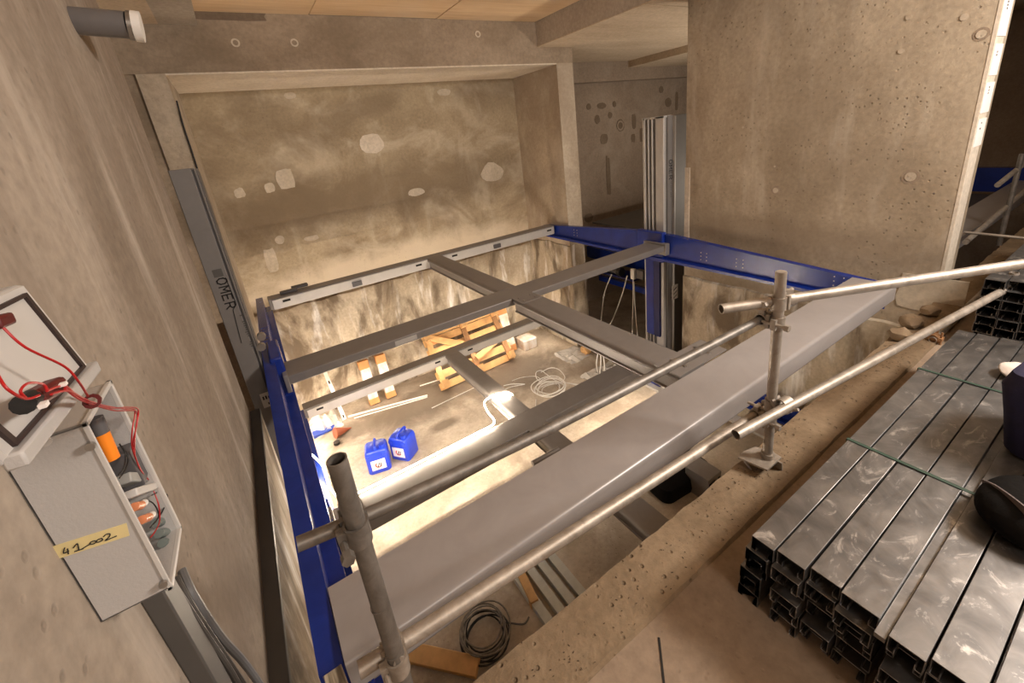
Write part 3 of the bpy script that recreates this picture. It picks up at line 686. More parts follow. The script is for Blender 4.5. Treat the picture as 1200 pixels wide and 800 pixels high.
# ------------------------------------------------------------------ electrical box on the left wall
eb = thing('control_box', 'grey plastic control box with open front on the left wall', 'electrical box', (-.3, .70, -.535))
Y0, Y1, Z0, Z1, XF = .641, .760, -.535, -.262, -.225
mb = MB(); T = .004
mb.box(-.3, XF, Y0, Y0+T, Z0, Z1); mb.box(-.3, XF, Y1-T, Y1, Z0, Z1); mb.box(-.3, XF, Y0, Y1, Z0, Z0+T); mb.box(-.3, XF, Y0, Y1, Z1-T, Z1); mb.box(-.3, -.296, Y0, Y1, Z0, Z1)
mb.build('enclosure', M['box'], eb, .0015)
mb = MB(); A, B = (Y0-.002, Y1+.002), (Z0-.002, Z1+.002); W = .0062
mb.box(XF-.004, XF+.002, A[0], A[0]+W*.5, B[0], B[1]); mb.box(XF-.004, XF+.002, A[1]-W, A[1], B[0], B[1]); mb.box(XF-.004, XF+.002, A[0], A[1], B[0], B[0]+W); mb.box(XF-.004, XF+.002, A[0], A[1], B[1]-W, B[1])
mb.build('rim', M['boxinner'], eb, .001, label='pale rim around the open front')
for zz in (-.29, -.52): MB().tube([(XF-.004, Y0-.001, zz), (XF-.004, Y0-.007, zz)], .005, 10).build('screw', M['bolt'], eb)
MB().tube([(-.262, Y0+.001, -.268), (-.262, Y0-.0012, -.268)], .006, 14).build('knockout', M['boxinner'], eb)
XO = -.232
def ob(px, py, x=XO): return onx(px, py, x)
MB().tube([ob(118, 508), ob(131, 538)], .0088, 16).build('signal_lamp', M['orange'], eb, label='orange signal lamp')
MB().tube([ob(110, 490), ob(118, 508)], .0092, 16).build('lamp_cap', M['darkgrey'], eb)
MB().bar(ob(138, 528, -.245), ob(158, 566, -.245), .030, .03, (0, 1, 0)).build('contactor', M['darkgrey'], eb, .002)
MB().bar(ob(143, 562, -.242), ob(172, 562, -.242), .014, .02, (0, 0, 1)).build('terminal_block', M['midgrey'], eb, .002)
MB().bar(ob(150, 580, -.236), ob(178, 571, -.236), .011, .02, (0, 0, 1)).build('terminal_block', M['boxinner'], eb, .002)
for a_, b_ in (((157, 594), (165, 592)), ((166, 609), (174, 606))):
    MB().tube([ob(*a_), ob(*b_)], .0058, 12).build('terminal', M['copper'], eb)
    MB().tube([ob(*b_), ob(b_[0]+4, b_[1]-3)], .0050, 12).build('terminal_tip', M['white'], eb)
for a_, b_ in (((183, 612), (200, 610)), ((186, 625), (203, 622)), ((190, 636), (199, 636))):
    MB().tube([ob(*a_, -.242), ob(*b_, -.242)], .0065, 12).build('connector', M['teal'], eb)
for k, pth in enumerate(([(140, 520), (147, 532), (145, 548), (139, 556)], [(143, 523), (150, 536), (147, 550), (140, 560)], [(178, 580), (192, 575), (194, 590), (182, 612)], [(183, 577), (196, 580), (190, 600), (176, 618)], [(170, 585), (180, 590), (186, 603), (180, 614)])):
    MB().tube(smooth_path([ob(*q_, -.231) for q_ in pth], 6), .0009, 6).build('wire', M['black'], eb)
# the strip of tape with its handwriting
ta, tb = ony(63, 648, Y0-.0006), ony(150, 620, Y0-.0006)
tp = MB().bar(ta, tb, .019, .0008, (0, 0, 1)).build('tape', M['tape'], eb, label='yellow tape lettered 41-002')
td = (tb-ta).normalized(); tu = (Vector((0, 0, 1))-td*td.z).normalized(); to = ta.lerp(tb, .12)-tu*.002-Vector((0, .0012, 0)); L = (tb-ta).length
strokes = [[(.03, .40), (.0, -.1), (.07, -.05)], [(.06, .22), (.055, -.35)], [(.13, .1), (.19, .42), (.19, -.3)], [(.13, -.3), (.25, -.3)], [(.22, -.3), (.34, -.05)],
           [(.34, -.05), (.36, .14), (.41, .12), (.42, -.06), (.38, -.14), (.34, -.05)], [(.42, -.06), (.45, .14), (.50, .14), (.51, -.05), (.46, -.13), (.42, -.06)], [(.53, .25), (.57, .42), (.62, .33), (.60, .05), (.54, -.2), (.61, -.16), (.70, -.1)]]
for s_ in strokes:
    pts = [to+td*(u*L*1.02)+tu*(v_*.0135) for u, v_ in s_]; MB().tube(smooth_path(pts, 4), .0007, 5).build('handwriting', M['ink'], tp)
# box lid, hanging above the box
ld = thing('box_lid', 'grey box lid with black gasket hanging above the open control box', 'lid', tuple(onx(60, 440, -.18)))
XL = -.178
P1, P2, P0 = onx(102, 432, XL), onx(6, 545, XL), onx(22, 333, XL); P3 = P0+(P2-P1)
nx = Vector((-1, 0, 0))
cen = (P1+P3)*.5
def shrink(f): return [cen+(p-cen)*f for p in (P0, P1, P2, P3)]
o4 = [P0, P1, P2, P3]
MB().loft([[p+nx*.022 for p in shrink(.95)], [p+nx*.020 for p in o4], [p+nx*.0 for p in o4]]).build('cover', M['box'], ld, .002)
MB().loft([[p for p in shrink(.985)], [p-nx*.003 for p in shrink(.965)]]).build('inner_face', M['boxinner'], ld)
g_out, g_in = shrink(.86), shrink(.80)
for i in range(4):
    j = (i+1) % 4; a, b, c, d = g_out[i], g_out[j], g_in[j], g_in[i]
    MB().hexa([a, b, c, d]+[q_-nx*.0055 for q_ in (a, b, c, d)]).build('gasket', M['gasket'], ld)
lip = MB().bar(P1-nx*.004, P2-nx*.004, .012, .012, (0, 0, 1)).build('lid_lip', M['box'], ld, .002)
c0 = onx(70, 455, -.165)
# red cable loom
rdw = thing('red_cable_loom', 'loom of red wires running from the lid into the control box', 'cable', tuple(c0))
def rp(px, py, x): return onx(px, py, x)
MB().bar(rp(66, 451, -.160), rp(34, 470, -.160), .012, .014, (0, 0, 1)).build('switch_block', M['redconn'], rdw, .003)
MB().tube([rp(27, 474, -.160), rp(36, 468, -.160)], .007, 12).build('switch_body', M['black'], rdw)
MB().box(*(lambda p_: (p_.x-.002, p_.x+.002, p_.y-.003, p_.y+.003, p_.z-.0015, p_.z+.0015))(rp(51, 474, -.148))).build('wire_tag', M['paper'], rdw)
MB().box(*(lambda p_: (p_.x-.002, p_.x+.002, p_.y-.002, p_.y+.002, p_.z-.0012, p_.z+.0012))(rp(74, 450, -.148))).build('wire_tag', M['paper'], rdw)
MB().bar(rp(10, 373, -.168), rp(-8, 380, -.168), .009, .008, (0, 0, 1)).build('terminal_cover', M['redconn'], rdw, .002)
paths = [[(4, 384, -.16), (30, 407, -.155), (75, 429, -.15), (92, 447, -.15), (103, 464, -.16)],
         [(-5, 435, -.155), (8, 455, -.15), (30, 467, -.15), (46, 463, -.148)],
         [(30, 466, -.150), (24, 458, -.149), (33, 449, -.149), (50, 450, -.150), (56, 458, -.150)],
         [(55, 458, -.15), (75, 452, -.15), (90, 463, -.155), (108, 471, -.165), (130, 478, -.185), (150, 477, -.20), (162, 480, -.205), (160, 500, -.212), (156, 520, -.222), (162, 545, -.228), (172, 561, -.232)],
         [(60, 462, -.15), (80, 458, -.15), (100, 468, -.158), (122, 475, -.178), (145, 479, -.198), (158, 481, -.206), (155, 503, -.214), (155, 525, -.224), (165, 550, -.230), (174, 562, -.232)],
         [(76, 455, -.15), (92, 467, -.155), (112, 475, -.168), (135, 481, -.19), (152, 481, -.20), (161, 484, -.207), (158, 510, -.215), (158, 530, -.226)],
         [(180, 575, -.232), (186, 592, -.23), (187, 610, -.228), (182, 622, -.228), (176, 630, -.232)]]
for pth in paths: MB().tube(smooth_path([rp(*p_) for p_ in pth], 6), .00085, 8).build('wire', M['red'], rdw)
q = rp(108, 470, -.160); MB().ring(q, (0, 1, -.2), .004, .0065, .003, 10).build('cable_tie', M['redconn'], rdw)
# trunking and cables below the box
c0 = onx(240, 800, -.285)
tr = MB(); a, b = onx(186, 690, -.288), onx(262, 830, -.288)
tr.bar((-.285, .765, -.545), (-.285, .80, -1.25), .055, .03, (0, 1, 0))
tag(tr.build('cable_trunking', M['conduit'], None, .003, loc=(-.285, .78, -1.2)), 'flat dark grey trunking on the left wall below the box', 'trunking')
CB = (('thickest grey cable, furthest right below the control box', .0075, [(213, 668, -.285), (228, 700, -.272), (258, 745, -.268), (285, 775, -.27), (312, 812, -.28)]),
      ('dark cable beside the trunking below the control box', .006, [(200, 682, -.288), (216, 706, -.276), (243, 747, -.272), (272, 790, -.274), (290, 825, -.28)]),
      ('middle grey cable below the control box', .006, [(206, 676, -.288), (222, 706, -.276), (247, 745, -.272), (266, 773, -.272), (292, 812, -.28)]))
for lab, r_, pts in CB:
    tag(MB().tube(smooth_path([onx(*p_) for p_ in pts], 8), r_, 10).build('power_cable', M['cable'] if r_ > .007 else M['conduit'], loc=onx(*pts[0])), lab, 'cable')
# pipe at the top left
pp = thing('drain_pipe', 'short grey pipe with pale collar under the ceiling, top left', 'pipe', (-.25, 2.0, .47))
pa, pb = Vector((-.34, 2.02, .505)), Vector((-.165, 2.0, .487))
MB().tube([pa, pb], .040, 18).build('pipe', M['pipe'], pp)
MB().tube([pb, pb+Vector((.012, 0, -.002))], .044, 18).build('collar', M['bolt'], pp)
MB().tube([pb+Vector((.012, 0, -.002)), pb+Vector((.035, 0, -.005))], .046, 18).build('end_collar', M['white'], pp)
# dark cable on the left reveal
wp = [(-.232, 4.8, .62), (-.228, 4.8, .40), (-.225, 4.8, .22), (-.226, 4.8, .0)]
cbk = tag(MB().tube(smooth_path([ony(207, 118, 4.418), ony(215, 148, 4.418), ony(224, 175, 4.418), ony(232, 200, 4.418)], 6), .006, 8).build('black_cable', M['black'], loc=(-.25, 4.75, .2)), 'black cable hanging down the left edge of the recess', 'cable')
# paper labels on the wall end
for i, (ya, yb) in enumerate(((-8, 42), (51, 88), (96, 132), (139, 172))):
    xa = 3.707; za = ony(1187-ya*.255, ya, .74).z; zb = ony(1187-yb*.255, yb, .74).z
    t = thing('paper_label', 'white paper label on the wall end, %s from the top' % ORD[i], 'label', (3.78, .744, zb))
    MB().box(xa-.004+.012*(i % 2), 3.868, .741, .7445, zb, za).build('sheet', M['paper'], t)
    letter_marks(t, (3.78, .7408, zb+(za-zb)*.62), (0, 0, 1), (-1, 0, 0), 3, .016, .022, M['greyink'], i+5).build('print_row', M['greyink'], t)
# ------------------------------------------------------------------ light strip
sp = [(-.10, 5.05, -2.70), (-.13, 4.7, -2.70), (-.14, 4.2, -2.70), (-.13, 4.05, -2.62), (-.104, 3.76, -2.49), (-.034, 3.50, -2.495), (-.03, 3.30, -2.57), (.03, 3.06, -2.53), (.2, 3.022, -2.521), (.72, 3.02, -2.521), (1.22, 3.02, -2.521), (1.41, 3.04, -2.521), (1.44, 3.22, -2.51), (1.50, 3.38, -2.51), (1.64, 3.41, -2.512), (1.75, 3.36, -2.512), (1.80, 3.32, -2.56), (1.74, 3.25, -2.675)]
tag(MB().tube(smooth_path(sp, 5), .0056, 8).build('light_strip', M['strip'], loc=(1.4, 3.03, -2.55)), 'glowing warm light strip looping along the lower middle beam', 'light')
sp = [(2.3, 2.92, -2.70), (2.4, 2.86, -2.71), (2.9, 2.83, -2.71), (3.38, 2.82, -2.71)]
tag(MB().tube(smooth_path(sp, 5), .0032, 8).build('light_strip', M['strip'], loc=(2.4, 2.9, -2.71)), 'light strip glowing under the right half of the lower middle beam', 'light')
tag(MB().tube([(.05, 4.80, -2.665), (1.2, 4.80, -2.665), (2.4, 4.80, -2.665), (3.4, 4.80, -2.665)], .0022, 8).build('light_strip', M['strip'], loc=(1.7, 4.8, -2.665)), 'added fill strip hidden behind the lower rear beam, lighting the pit back wall', 'light')  # added out of view as fill for the pit back wall
# ------------------------------------------------------------------ pit contents
ZP = -3.1
def jerrycan(loc, rot, label):
    t = thing('jerrycan', label, 'jerrycan', (0, 0, 0))
    wx, wy, h = .225, .20, .30
    lv = ((0, .93, .93, .03), (.012, 1, 1, .03), (.215, 1, 1, .03), (.245, .97, .97, .03), (.262, .88, .9, .03), (.268, .8, .84, .03))
    MB().loft([rrect(0, 0, wx*a, wy*b, z, r_) for z, a, b, r_ in lv]).build('body', M['jug'], t)
    for s_ in (-.08, .08):
        MB().box(s_-.022, s_+.022, -wy/2-.004, -wy/2+.01, .20, .235).build('shoulder_lug', M['jug'], t, .006)
    MB().tube(smooth_path([(0, .075, .258), (0, .075, .292), (0, .03, .302), (0, -.03, .302), (0, -.065, .292), (0, -.07, .258)], 5), .013, 10).build('handle', M['jug'], t)
    MB().tube([(.065, -.05, .262), (.065, -.05, .283)], .025, 16).build('neck', M['jug'], t)
    MB().tube([(.065, -.05, .283), (.065, -.05, .302)], .029, 16).build('cap', M['jug'], t)
    lb = MB().box(-.07, .07, -wy/2-.0025, -wy/2, .05, .165).build('paper_label', M['paper'], t, label='white label with a red and black emblem')
    MB().ring((.0, -wy/2-.003, .105), (0, 1, 0), .022, .033, .001, 14, R(20), R(235)).build('emblem_arc', M['redprint'], lb)
    MB().bar((-.012, -wy/2-.0035, .075), (.012, -wy/2-.0035, .128), .009, .001, (1, 0, 0)).build('emblem_stroke', M['ink'], lb)
    MB().bar((.014, -wy/2-.0035, .08), (.03, -wy/2-.0035, .125), .008, .001, (1, 0, 0)).build('emblem_stroke', M['ink'], lb)
    t.location = loc; t.rotation_euler = (0, 0, rot); return t
jerrycan((.46, 3.93, ZP), R(-14), 'blue plastic jerrycan standing left, white label facing the camera')
jerrycan((.735, 3.93, ZP), R(-52), 'blue plastic jerrycan turned to its corner, right of the other can')
def leaning_pack(x, yb, yt, zt, wd, label):
    t = thing('wrapped_pack', label, 'package', (x, yb, ZP)); a, b = Vector((x, yb, ZP+.02)), Vector((x-.0, yt, zt))
    MB().bar(a, b, wd, .09, (1, 0, 0)).build('body', M['wrap'], t, .01)
    MB().bar(a.lerp(b, -.015), a.lerp(b, .13), wd*1.02, .094, (1, 0, 0)).build('end_cap', M['card'], t, .008)
    MB().bar(a.lerp(b, .82), a.lerp(b, 1.015), wd*1.02, .094, (1, 0, 0)).build('end_cap', M['card'], t, .008)
leaning_pack(.73, 5.12, 5.27, -2.53, .125, 'left of two film-wrapped cardboard packs leaning on the pit wall')
leaning_pack(.95, 5.12, 5.27, -2.53, .125, 'right of two film-wrapped cardboard packs leaning on the pit wall')
leaning_pack(2.80, 5.02, 5.22, -2.42, .15, 'film-wrapped pack leaning on the pit wall right of the pallet')
# pallet leaning on the pit wall
pt = thing('pallet', 'orange pine pallet leaning against the pit back wall', 'pallet', (2.1, 4.76, ZP))
a0, a1 = Vector((1.52, 4.76, ZP+.01)), Vector((2.72, 4.80, ZP+.01)); upv = (Vector((0, .42, .66))).normalized(); ud = (a1-a0).normalized(); nrm = ud.cross(upv).normalized()
def PP(u, v_, d=0): return a0+ud*u+upv*v_-nrm*(-d)
for v_, wd in ((.05, .095), (.20, .10), (.36, .10), (.51, .10), (.66, .10), (.76, .08)):
    MB().bar(PP(0, v_, 0), PP(1.2, v_, 0), wd, .02, upv).build('slat', M['wood'], pt)
for u in (.06, .60, 1.12):
    MB().bar(PP(u, 0, .03), PP(u, .8, .03), .075, .022, ud).build('bearer', M['wood'] if u < .1 else M['woodbrown'], pt)
    for v_ in (.07, .4, .73): MB().bar(PP(u, v_-.05, .085), PP(u, v_+.05, .085), .085, .085, ud).build('block', M['wood'], pt)
MB().bar(PP(.10, .70, .055), PP(.55, .44, .055), .085, .02, upv).build('diagonal_slat', M['wood'], pt)
MB().bar(PP(.62, .22, .055), PP(1.1, .36, .055), .075, .02, upv).build('diagonal_slat', M['wood'], pt)
MB().box(2.95, 3.4, 5.06, 5.17, ZP, -2.62)
# perforated strip leaning on the wall
ps = thing('perforated_strip', 'white perforated steel strip leaning on the pit wall at left', 'strip', (.33, 5.0, ZP))
a, b = Vector((.33, 5.05, ZP)), Vector((.27, 5.35, -2.40))
MB().bar(a, b, .045, .004, (1, 0, 0)).build('strip', M['white'], ps)
for k in (.06, .25, .45, .66, .92):
    c = a.lerp(b, k); d = (b-a).normalized(); MB().bar(c-d*.02, c+d*.02, .018, .007, (1, 0, 0)).build('slot', M['darkgap'], ps)
# rods on the floor
for pa, pb, r_, lab in (((408, 488), (501, 463), .012, 'pale steel rod on the pit floor in front of the packs'), ((415, 490), (501, 465), .008, 'thin rod beside the pale rod on the pit floor'), ((506, 478), (556, 454), .006, 'thin white rod on the pit floor in front of the pallet'), ((492, 452), (520, 443), .008, 'short rod on the pit floor left of the pallet')):
    a, b = onz(*pa, ZP+r_), onz(*pb, ZP+r_); tag(MB().tube([a, b], r_, 8).build('steel_rod', M['white'], loc=a), lab, 'rod')
# small blue dustpan, red cone, black plug, plastic bag at left
p = onz(382, 506, ZP); t = thing('dustpan', 'blue plastic dustpan on the pit floor at left', 'dustpan', (p.x, p.y, ZP))
MB().hexa([p+Vector(q_) for q_ in ((-.14, -.06, .005), (.12, -.02, .005), (.1, .12, .005), (-.14, .1, .005), (-.14, -.06, .05), (.12, -.02, .02), (.1, .12, .02), (-.14, .1, .09))]).build('pan', M['bluetool'], t, .008)
MB().bar(p+Vector((-.14, .03, .05)), p+Vector((-.28, .05, .08)), .03, .02).build('handle', M['bluetool'], t, .004)
p = onz(399, 510, ZP); tag(MB().tube([p+Vector((-.05, -.02, .07)), p+Vector((.14, .03, .02))], [.065, .004], 14).build('marking_cone', M['cone'], loc=(p.x, p.y, ZP)), 'small red-brown cone lying beside the dustpan', 'cone')
p = onz(395, 520, ZP); tag(MB().tube([p, p+Vector((0, 0, .03))], .035, 14).build('plug', M['black'], loc=(p.x, p.y, ZP)), 'small black plug on the floor below the red cone', 'plug')
def film_sheet(c, sx, sy, h, seed, n=16):
    vs = []; fs = []
    for i in range(n+1):
        for j in range(n+1):
            x, y = (i/n-.5)*sx, (j/n-.5)*sy; e = 1-max(abs(i/n-.5), abs(j/n-.5))*1.9
            z = abs(noise.noise((x*9+seed, y*9, seed)))*h*(.3+max(e, 0))+.004; d = noise.noise((x*5, y*5, seed+4))*.05
            vs.append(Vector(c)+Vector((x+d, y-d, z)))
    for i in range(n):
        for j in range(n): k = i*(n+1)+j; fs.append((k, k+1, k+n+2, k+n+1))
    return MB().add(vs, fs)
p = onz(377, 494, ZP); tag(film_sheet((p.x, p.y-.12, ZP), .42, .35, .32, 2).build('plastic_bag', M['film'], loc=(p.x, p.y, ZP)), 'clear plastic bag on the pit floor behind the dustpan', 'bag')
p = onz(722, 440, ZP); tag(film_sheet((p.x+.0, p.y, ZP), .75, .6, .16, 6).build('plastic_sheet', M['film'], loc=(p.x, p.y, ZP)), 'crumpled clear plastic sheet on the pit floor near the right column', 'plastic sheet')
p = onz(672, 416, ZP); tag(film_sheet((p.x, p.y, ZP), .42, .4, .10, 9).build('plastic_sheet', M['film'], loc=(p.x, p.y, ZP)), 'small crumpled plastic sheet on the pit floor by the pier foot', 'plastic sheet')
a, b = onz(716, 442, ZP+.02), onz(719, 432, ZP+.10); p = onz(718, 435, ZP+.05); tag(film_sheet((p.x, p.y, ZP+.01), .16, .30, .20, 12, 8).build('paper_wrap', M['paper'], loc=(p.x, p.y, ZP)), 'white paper wrap on the clear plastic sheet', 'paper')
# broken block at the pier foot
p = onz(683, 408, ZP); tag(stone((3.58, 4.20, ZP+.05), .09, 4, M['wood']).build('timber_offcut', M['wood'], loc=(3.58, 4.2, ZP)), 'pale timber offcut at the foot of the right pier', 'offcut')
t = tag(MB().loft([rrect(3.06, 4.98, .24, .24, ZP, .03), rrect(3.06, 4.98, .24, .24, ZP+.16, .03)]).build('wrapped_block', M['wrap'], None, .01, loc=(3.06, 4.98, ZP)), 'film-wrapped low block on the pit floor at the back wall right', 'package')
# cable coil and loops on the pit floor
coil = thing('cable_coil', 'coil of pale cable on the pit floor near the centre beam', 'cable', (2.6, 3.7, ZP))
cc = onz(645, 458, ZP)
for k in range(7):
    rr = .12+.012*k; ph = k*.9; pts = [(cc.x+math.cos(a)*rr*1.15+.03*math.sin(k*2), cc.y+math.sin(a)*rr+.03*math.cos(k*3), ZP+.01+.012*k+.008*math.sin(3*a+k)) for a in [ph+2*math.pi*i/22 for i in range(23)]]
    MB().tube(pts, .006, 6).build('turn', M['cablelight'], coil)
def floor_cable(pxs, label, r_=.006):
    pts = [onz(x, y, ZP+r_) for x, y in pxs]; tag(MB().tube(smooth_path(pts, 7), r_, 6).build('floor_cable', M['cablelight'], loc=pts[0]), label, 'cable')
floor_cable([(690, 452), (668, 449), (652, 446), (640, 438), (634, 434), (628, 437), (632, 446), (655, 447), (680, 452)], 'pale cable looping on the floor above the coil')
floor_cable([(590, 452), (600, 450), (615, 450), (600, 453), (592, 456)], 'short pale cable on the floor at the end of the light loop')
floor_cable([(600, 446), (612, 442), (628, 441), (634, 445)], 'thin pale cable on the floor between the loop and the coil', .004)
floor_cable([(628, 468), (628, 478), (632, 483), (638, 474)], 'pale cable end on the floor in front of the coil', .005)
floor_cable([(634, 436), (645, 431), (655, 433), (662, 442), (657, 448)], 'pale cable arch on the floor behind the coil', .006)
# hanging cables at the right column
for i, (pts, lab) in enumerate((([(702, 407, 3.45), (699, 425, 3.40), (701, 442, 3.3)], 'left of three white cables hanging to the floor below the centre beam'), ([(704, 407, 3.45), (704, 425, 3.4), (703, 443, 3.3)], 'middle of three white cables hanging to the floor below the centre beam'), ([(706, 408, 3.46), (708, 425, 3.42), (708, 442, 3.32)], 'right of three white cables hanging to the floor below the centre beam'))):
    q_ = [onx(a, b, c) for a, b, c in pts]; q_[-1].z = ZP+.01; tag(MB().tube(smooth_path(q_, 6), .008, 6).build('hanging_cable', M['cablelight'], loc=q_[-1]), lab, 'cable')
for i, (pts, lab) in enumerate((([(717, 321, 4.0), (708, 345, 4.0), (704, 378, 4.0), (700, 400, 4.0)], 'leftmost white cable hanging from the blue pump unit'), ([(735, 323, 4.0), (728, 348, 4.0), (716, 378, 4.0), (700, 402, 4.0)], 'slanting white cable hanging from the blue pump unit'), ([(742, 325, 4.0), (742, 350, 4.0), (741, 390, 4.0), (741, 400, 4.0)], 'straight white cable hanging from the blue pump unit'), ([(743, 330, 4.0), (744, 355, 4.0), (747, 392, 4.0), (748, 402, 4.0)], 'rightmost white cable hanging from the blue pump unit'))):
    q_ = [onx(a, b, c) for a, b, c in pts]; tag(MB().tube(smooth_path(q_, 6), .008, 6).build('hanging_cable', M['cablelight'], loc=q_[0]), lab, 'cable')
# ------------------------------------------------------------------ next bay
def nb_beam(x0, z0, z1, y0, y1, label):
    t = MB(); t.extrude([(0, z1), (.06, z1), (.06, z1-.01), (.01, z1-.01), (.01, z0+.01), (.05, z0+.01), (.05, z0), (0, z0)], (x0, y0, 0), (1, 0, 0), (0, 0, 1), (0, y1-y0, 0))
    return tag(t.build('lift_beam', M['blue'], loc=(x0, (y0+y1)/2, z0)), label, 'beam')
nb_beam(4.40, -2.0, -1.82, 3.0, 5.0, 'upper blue beam in the dark bay behind the right column')
nb_beam(4.35, -2.32, -2.24, 3.2, 4.7, 'lower blue beam in the dark bay behind the right column')
pu_ = thing('pump_unit', 'small grey pump unit with valves behind the right column', 'pump', tuple(onx(728, 316, 4.1)))
c = onx(725, 317, 4.1)
MB().tube([c+Vector((0, .22, 0)), c+Vector((0, -.02, 0))], .055, 16).build('motor', M['darkgrey'], pu_)
MB().tube([c+Vector((0, .30, .01)), c+Vector((0, .22, .0))], .03, 12).build('motor_shaft', M['bolt'], pu_)
MB().tube([c+Vector((-.02, -.02, 0)), c+Vector((-.02, -.08, 0))], .06, 16).build('motor_flange', M['black'], pu_)
c2 = onx(742, 320, 4.0); MB().box(c2.x-.02, c2.x+.02, c2.y-.03, c2.y+.03, c2.z-.08, c2.z+.06).build('valve_block', M['white'], pu_, .004)
MB().box(c2.x, c2.x+.06, c2.y-.16, c2.y-.05, c2.z-.06, c2.z+.06).build('terminal_box', M['darkgrey'], pu_, .004)
for k in range(3): MB().tube([c+Vector((-.03, .25-.09*k, .04)), c+Vector((-.03, .25-.09*k, .10))], .014, 10).build('nipple', M['bolt'], pu_)
MB().box(c.x-.05, c.x+.2, c.y-.3, c.y+.4, c.z-.085, c.z-.06).build('shelf', M['bluedark'], pu_)
# platform of the next bay, seen past the wall end
np_ = thing('lift_platform', 'grey and blue lift platform of the next bay past the wall end', 'car lift', (6.3, 2.0, -1.25))
MB().box(8.05, 8.15, .95, 4.9, -1.4, -1.1).build('side_beam', M['blue'], np_)
MB().box(4.45, 8.05, .94, 1.18, -1.35, -1.25).build('front_sheet', M['sheet'], np_, .006)
MB().box(4.45, 8.05, 2.78, 3.0, -1.38, -1.25).build('cross_beam', M['grey'], np_, .006)
MB().box(4.46, 8.05, 1.2, 4.9, -1.45, -1.43).build('light_block_deck', M['conduit'], np_)  # plate added to block the bay light from the pit below
def nrail(a, b, label, r_=TR): return tag(MB().tube([a, b], r_, 12).build('guardrail_tube', M['tube'], loc=a), label, 'tube')
np1 = post('guardrail_post', (5.35, .78, -1.385), (5.35, .78, -.62), 'scaffold post far right in the next bay', M['tubeold'])
nrail(Vector((4.9, .80, -.80)), Vector((6.6, .76, -.60)), 'upper scaffold rail far right in the next bay')
nrail(Vector((4.35, .80, -1.13)), Vector((6.6, .78, -.95)), 'lower scaffold rail far right in the next bay')
nrail(onz(1130, 272, -1.05), onz(1200, 279, -1.05), 'thin rod crossing behind the wall end in the next bay', .01)
# ------------------------------------------------------------------ below the slab edge
mch = MB()
for i, (x, lab) in enumerate(((.95, 'leftmost galvanised channel on the pit floor under the lower rail'), (1.055, 'second galvanised channel from left on the pit floor under the lower rail'), (1.15, 'third galvanised channel from left on the pit floor under the lower rail'), (1.245, 'rightmost galvanised channel on the pit floor under the lower rail'))):
    pr = [(-.031, 0), (.031, 0), (.031, -.05), (.024, -.05), (.024, -.006), (-.024, -.006), (-.024, -.05), (-.031, -.05)]
    tag(MB().extrude(pr, (x, 1.15, ZP+.05+.02*(i % 2)*0), (1, 0, 0), (0, 0, 1), (0, 1.05+.03*(i % 3), 0)).build('floor_channel', M['galvpale'], loc=(x, 1.7, ZP)), lab, 'steel channel')
a, b = onz(604, 660, ZP+.03), onz(627, 708, ZP+.03); tag(MB().bar(a, b, .07, .06, (0, 0, 1)).build('timber_block', M['wood'], None, .003, loc=(a.x, a.y, ZP)), 'short pale timber block beside the channels on the pit floor', 'timber')
a, b = onz(470, 762, ZP+.05), onz(560, 782, ZP+.05); tag(MB().bar(a, b, .10, .05, (0, .6, .1)).build('timber_plank', M['wood'], None, .004, loc=(a.x, a.y, ZP)), 'pine plank on the pit floor under the slab edge', 'timber')
wc = thing('wire_coil', 'coil of dark steel wire on the pit floor beside the plank', 'wire', (.57, 1.87, ZP))
wcc = onz(568, 742, ZP+.06)
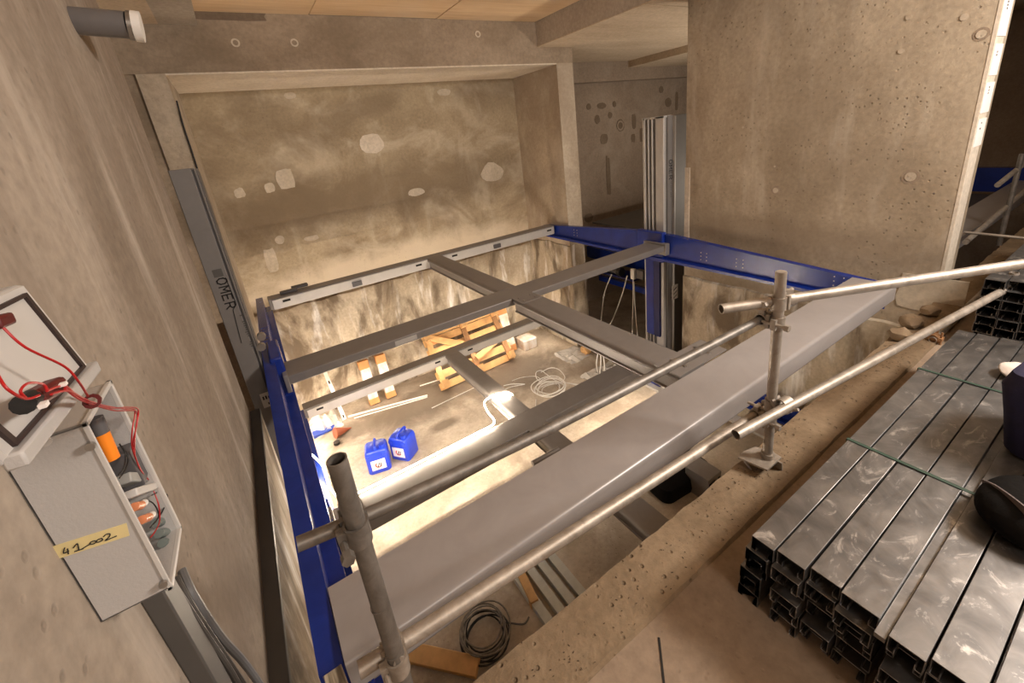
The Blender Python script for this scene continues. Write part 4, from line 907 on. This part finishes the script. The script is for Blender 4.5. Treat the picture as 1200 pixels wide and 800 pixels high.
for k in range(9):
    rr = .125+.012*((k*5) % 4); ph = k*1.1; pts = [(wcc.x+math.cos(a)*rr+.012*math.sin(k*2), wcc.y+math.sin(a)*rr+.012*math.cos(k*3), ZP+.012+.015*k+.01*math.sin(2*a+k)) for a in [ph+2*math.pi*i/26 for i in range(27)]]
    MB().tube(pts, .0055, 6).build('turn', M['tubeold'] if k > 4 else M['black'], wc)
MB().tube(smooth_path([(wcc.x+.12, wcc.y+.03, ZP+.02), (wcc.x+.18, wcc.y-.02, ZP+.012), (wcc.x+.25, wcc.y-.08, ZP+.012), (wcc.x+.30, wcc.y-.07, ZP+.02)], 5), .006, 6).build('loose_end', M['darkgrey'], wc)
t = thing('black_bag', 'black bag lying on the pit floor under the grey sheet', 'bag', (2.7, 2.05, ZP))
MB().loft([rrect(2.60, 1.99, .60*s_, .46*s_, ZP+z, .08, 5, -.1) for z, s_ in ((0, .95), (.05, 1), (.13, .93), (.17, .7))]).build('body', M['blackbag'], t)
MB().tube(smooth_path([(2.70, 2.0, ZP+.15), (2.80, 2.05, ZP+.2), (2.86, 2.0, ZP+.13)]), .018, 8).build('handle', M['conduit'], t)
p = onz(838, 562, -2.9)
br = thing('steel_bracket', 'small grey steel bracket with holes below the slab edge', 'bracket', (p.x, p.y, ZP))
MB().box(p.x-.09, p.x+.09, p.y, p.y+.22, ZP, -2.86).build('body', M['grey'], br, .006)
for dx, wd in ((-.04, .08), (.055, .022)): MB().box(p.x+dx-wd/2, p.x+dx+wd/2, p.y-.006, p.y+.01, -3.04, -2.90).build('hole', M['darkgap'], br)
# crumbs on the slab edge and the pit floor: uncountable grit as one object
g = MB(); rg = random.Random(5)
for k in range(460):
    x, y = rg.uniform(.1, 3.6), rg.uniform(.60, .755); s_ = rg.uniform(.0006, .0019); a = rg.uniform(0, 3.14)
    g.obox((x, y, -1.381), (s_*3.2, s_, s_*.8), Matrix.Rotation(a, 3, 'Z'))
tag(MB().bar((.66, .545, -1.3995), (.50, .38, -1.3995), .006, .002, (1, -1, 0)).build('floor_crack_strip', M['black'], loc=(.58, .46, -1.40)), 'thin dark crack in the smooth slab in the foreground', 'strip')  # slab crack drawn as a thin dark bar
gr = g.build('grit', M['gritdark'], kind='stuff'); gr['label'] = 'dark grit and splinters scattered on the rough slab edge'; gr['category'] = 'debris'
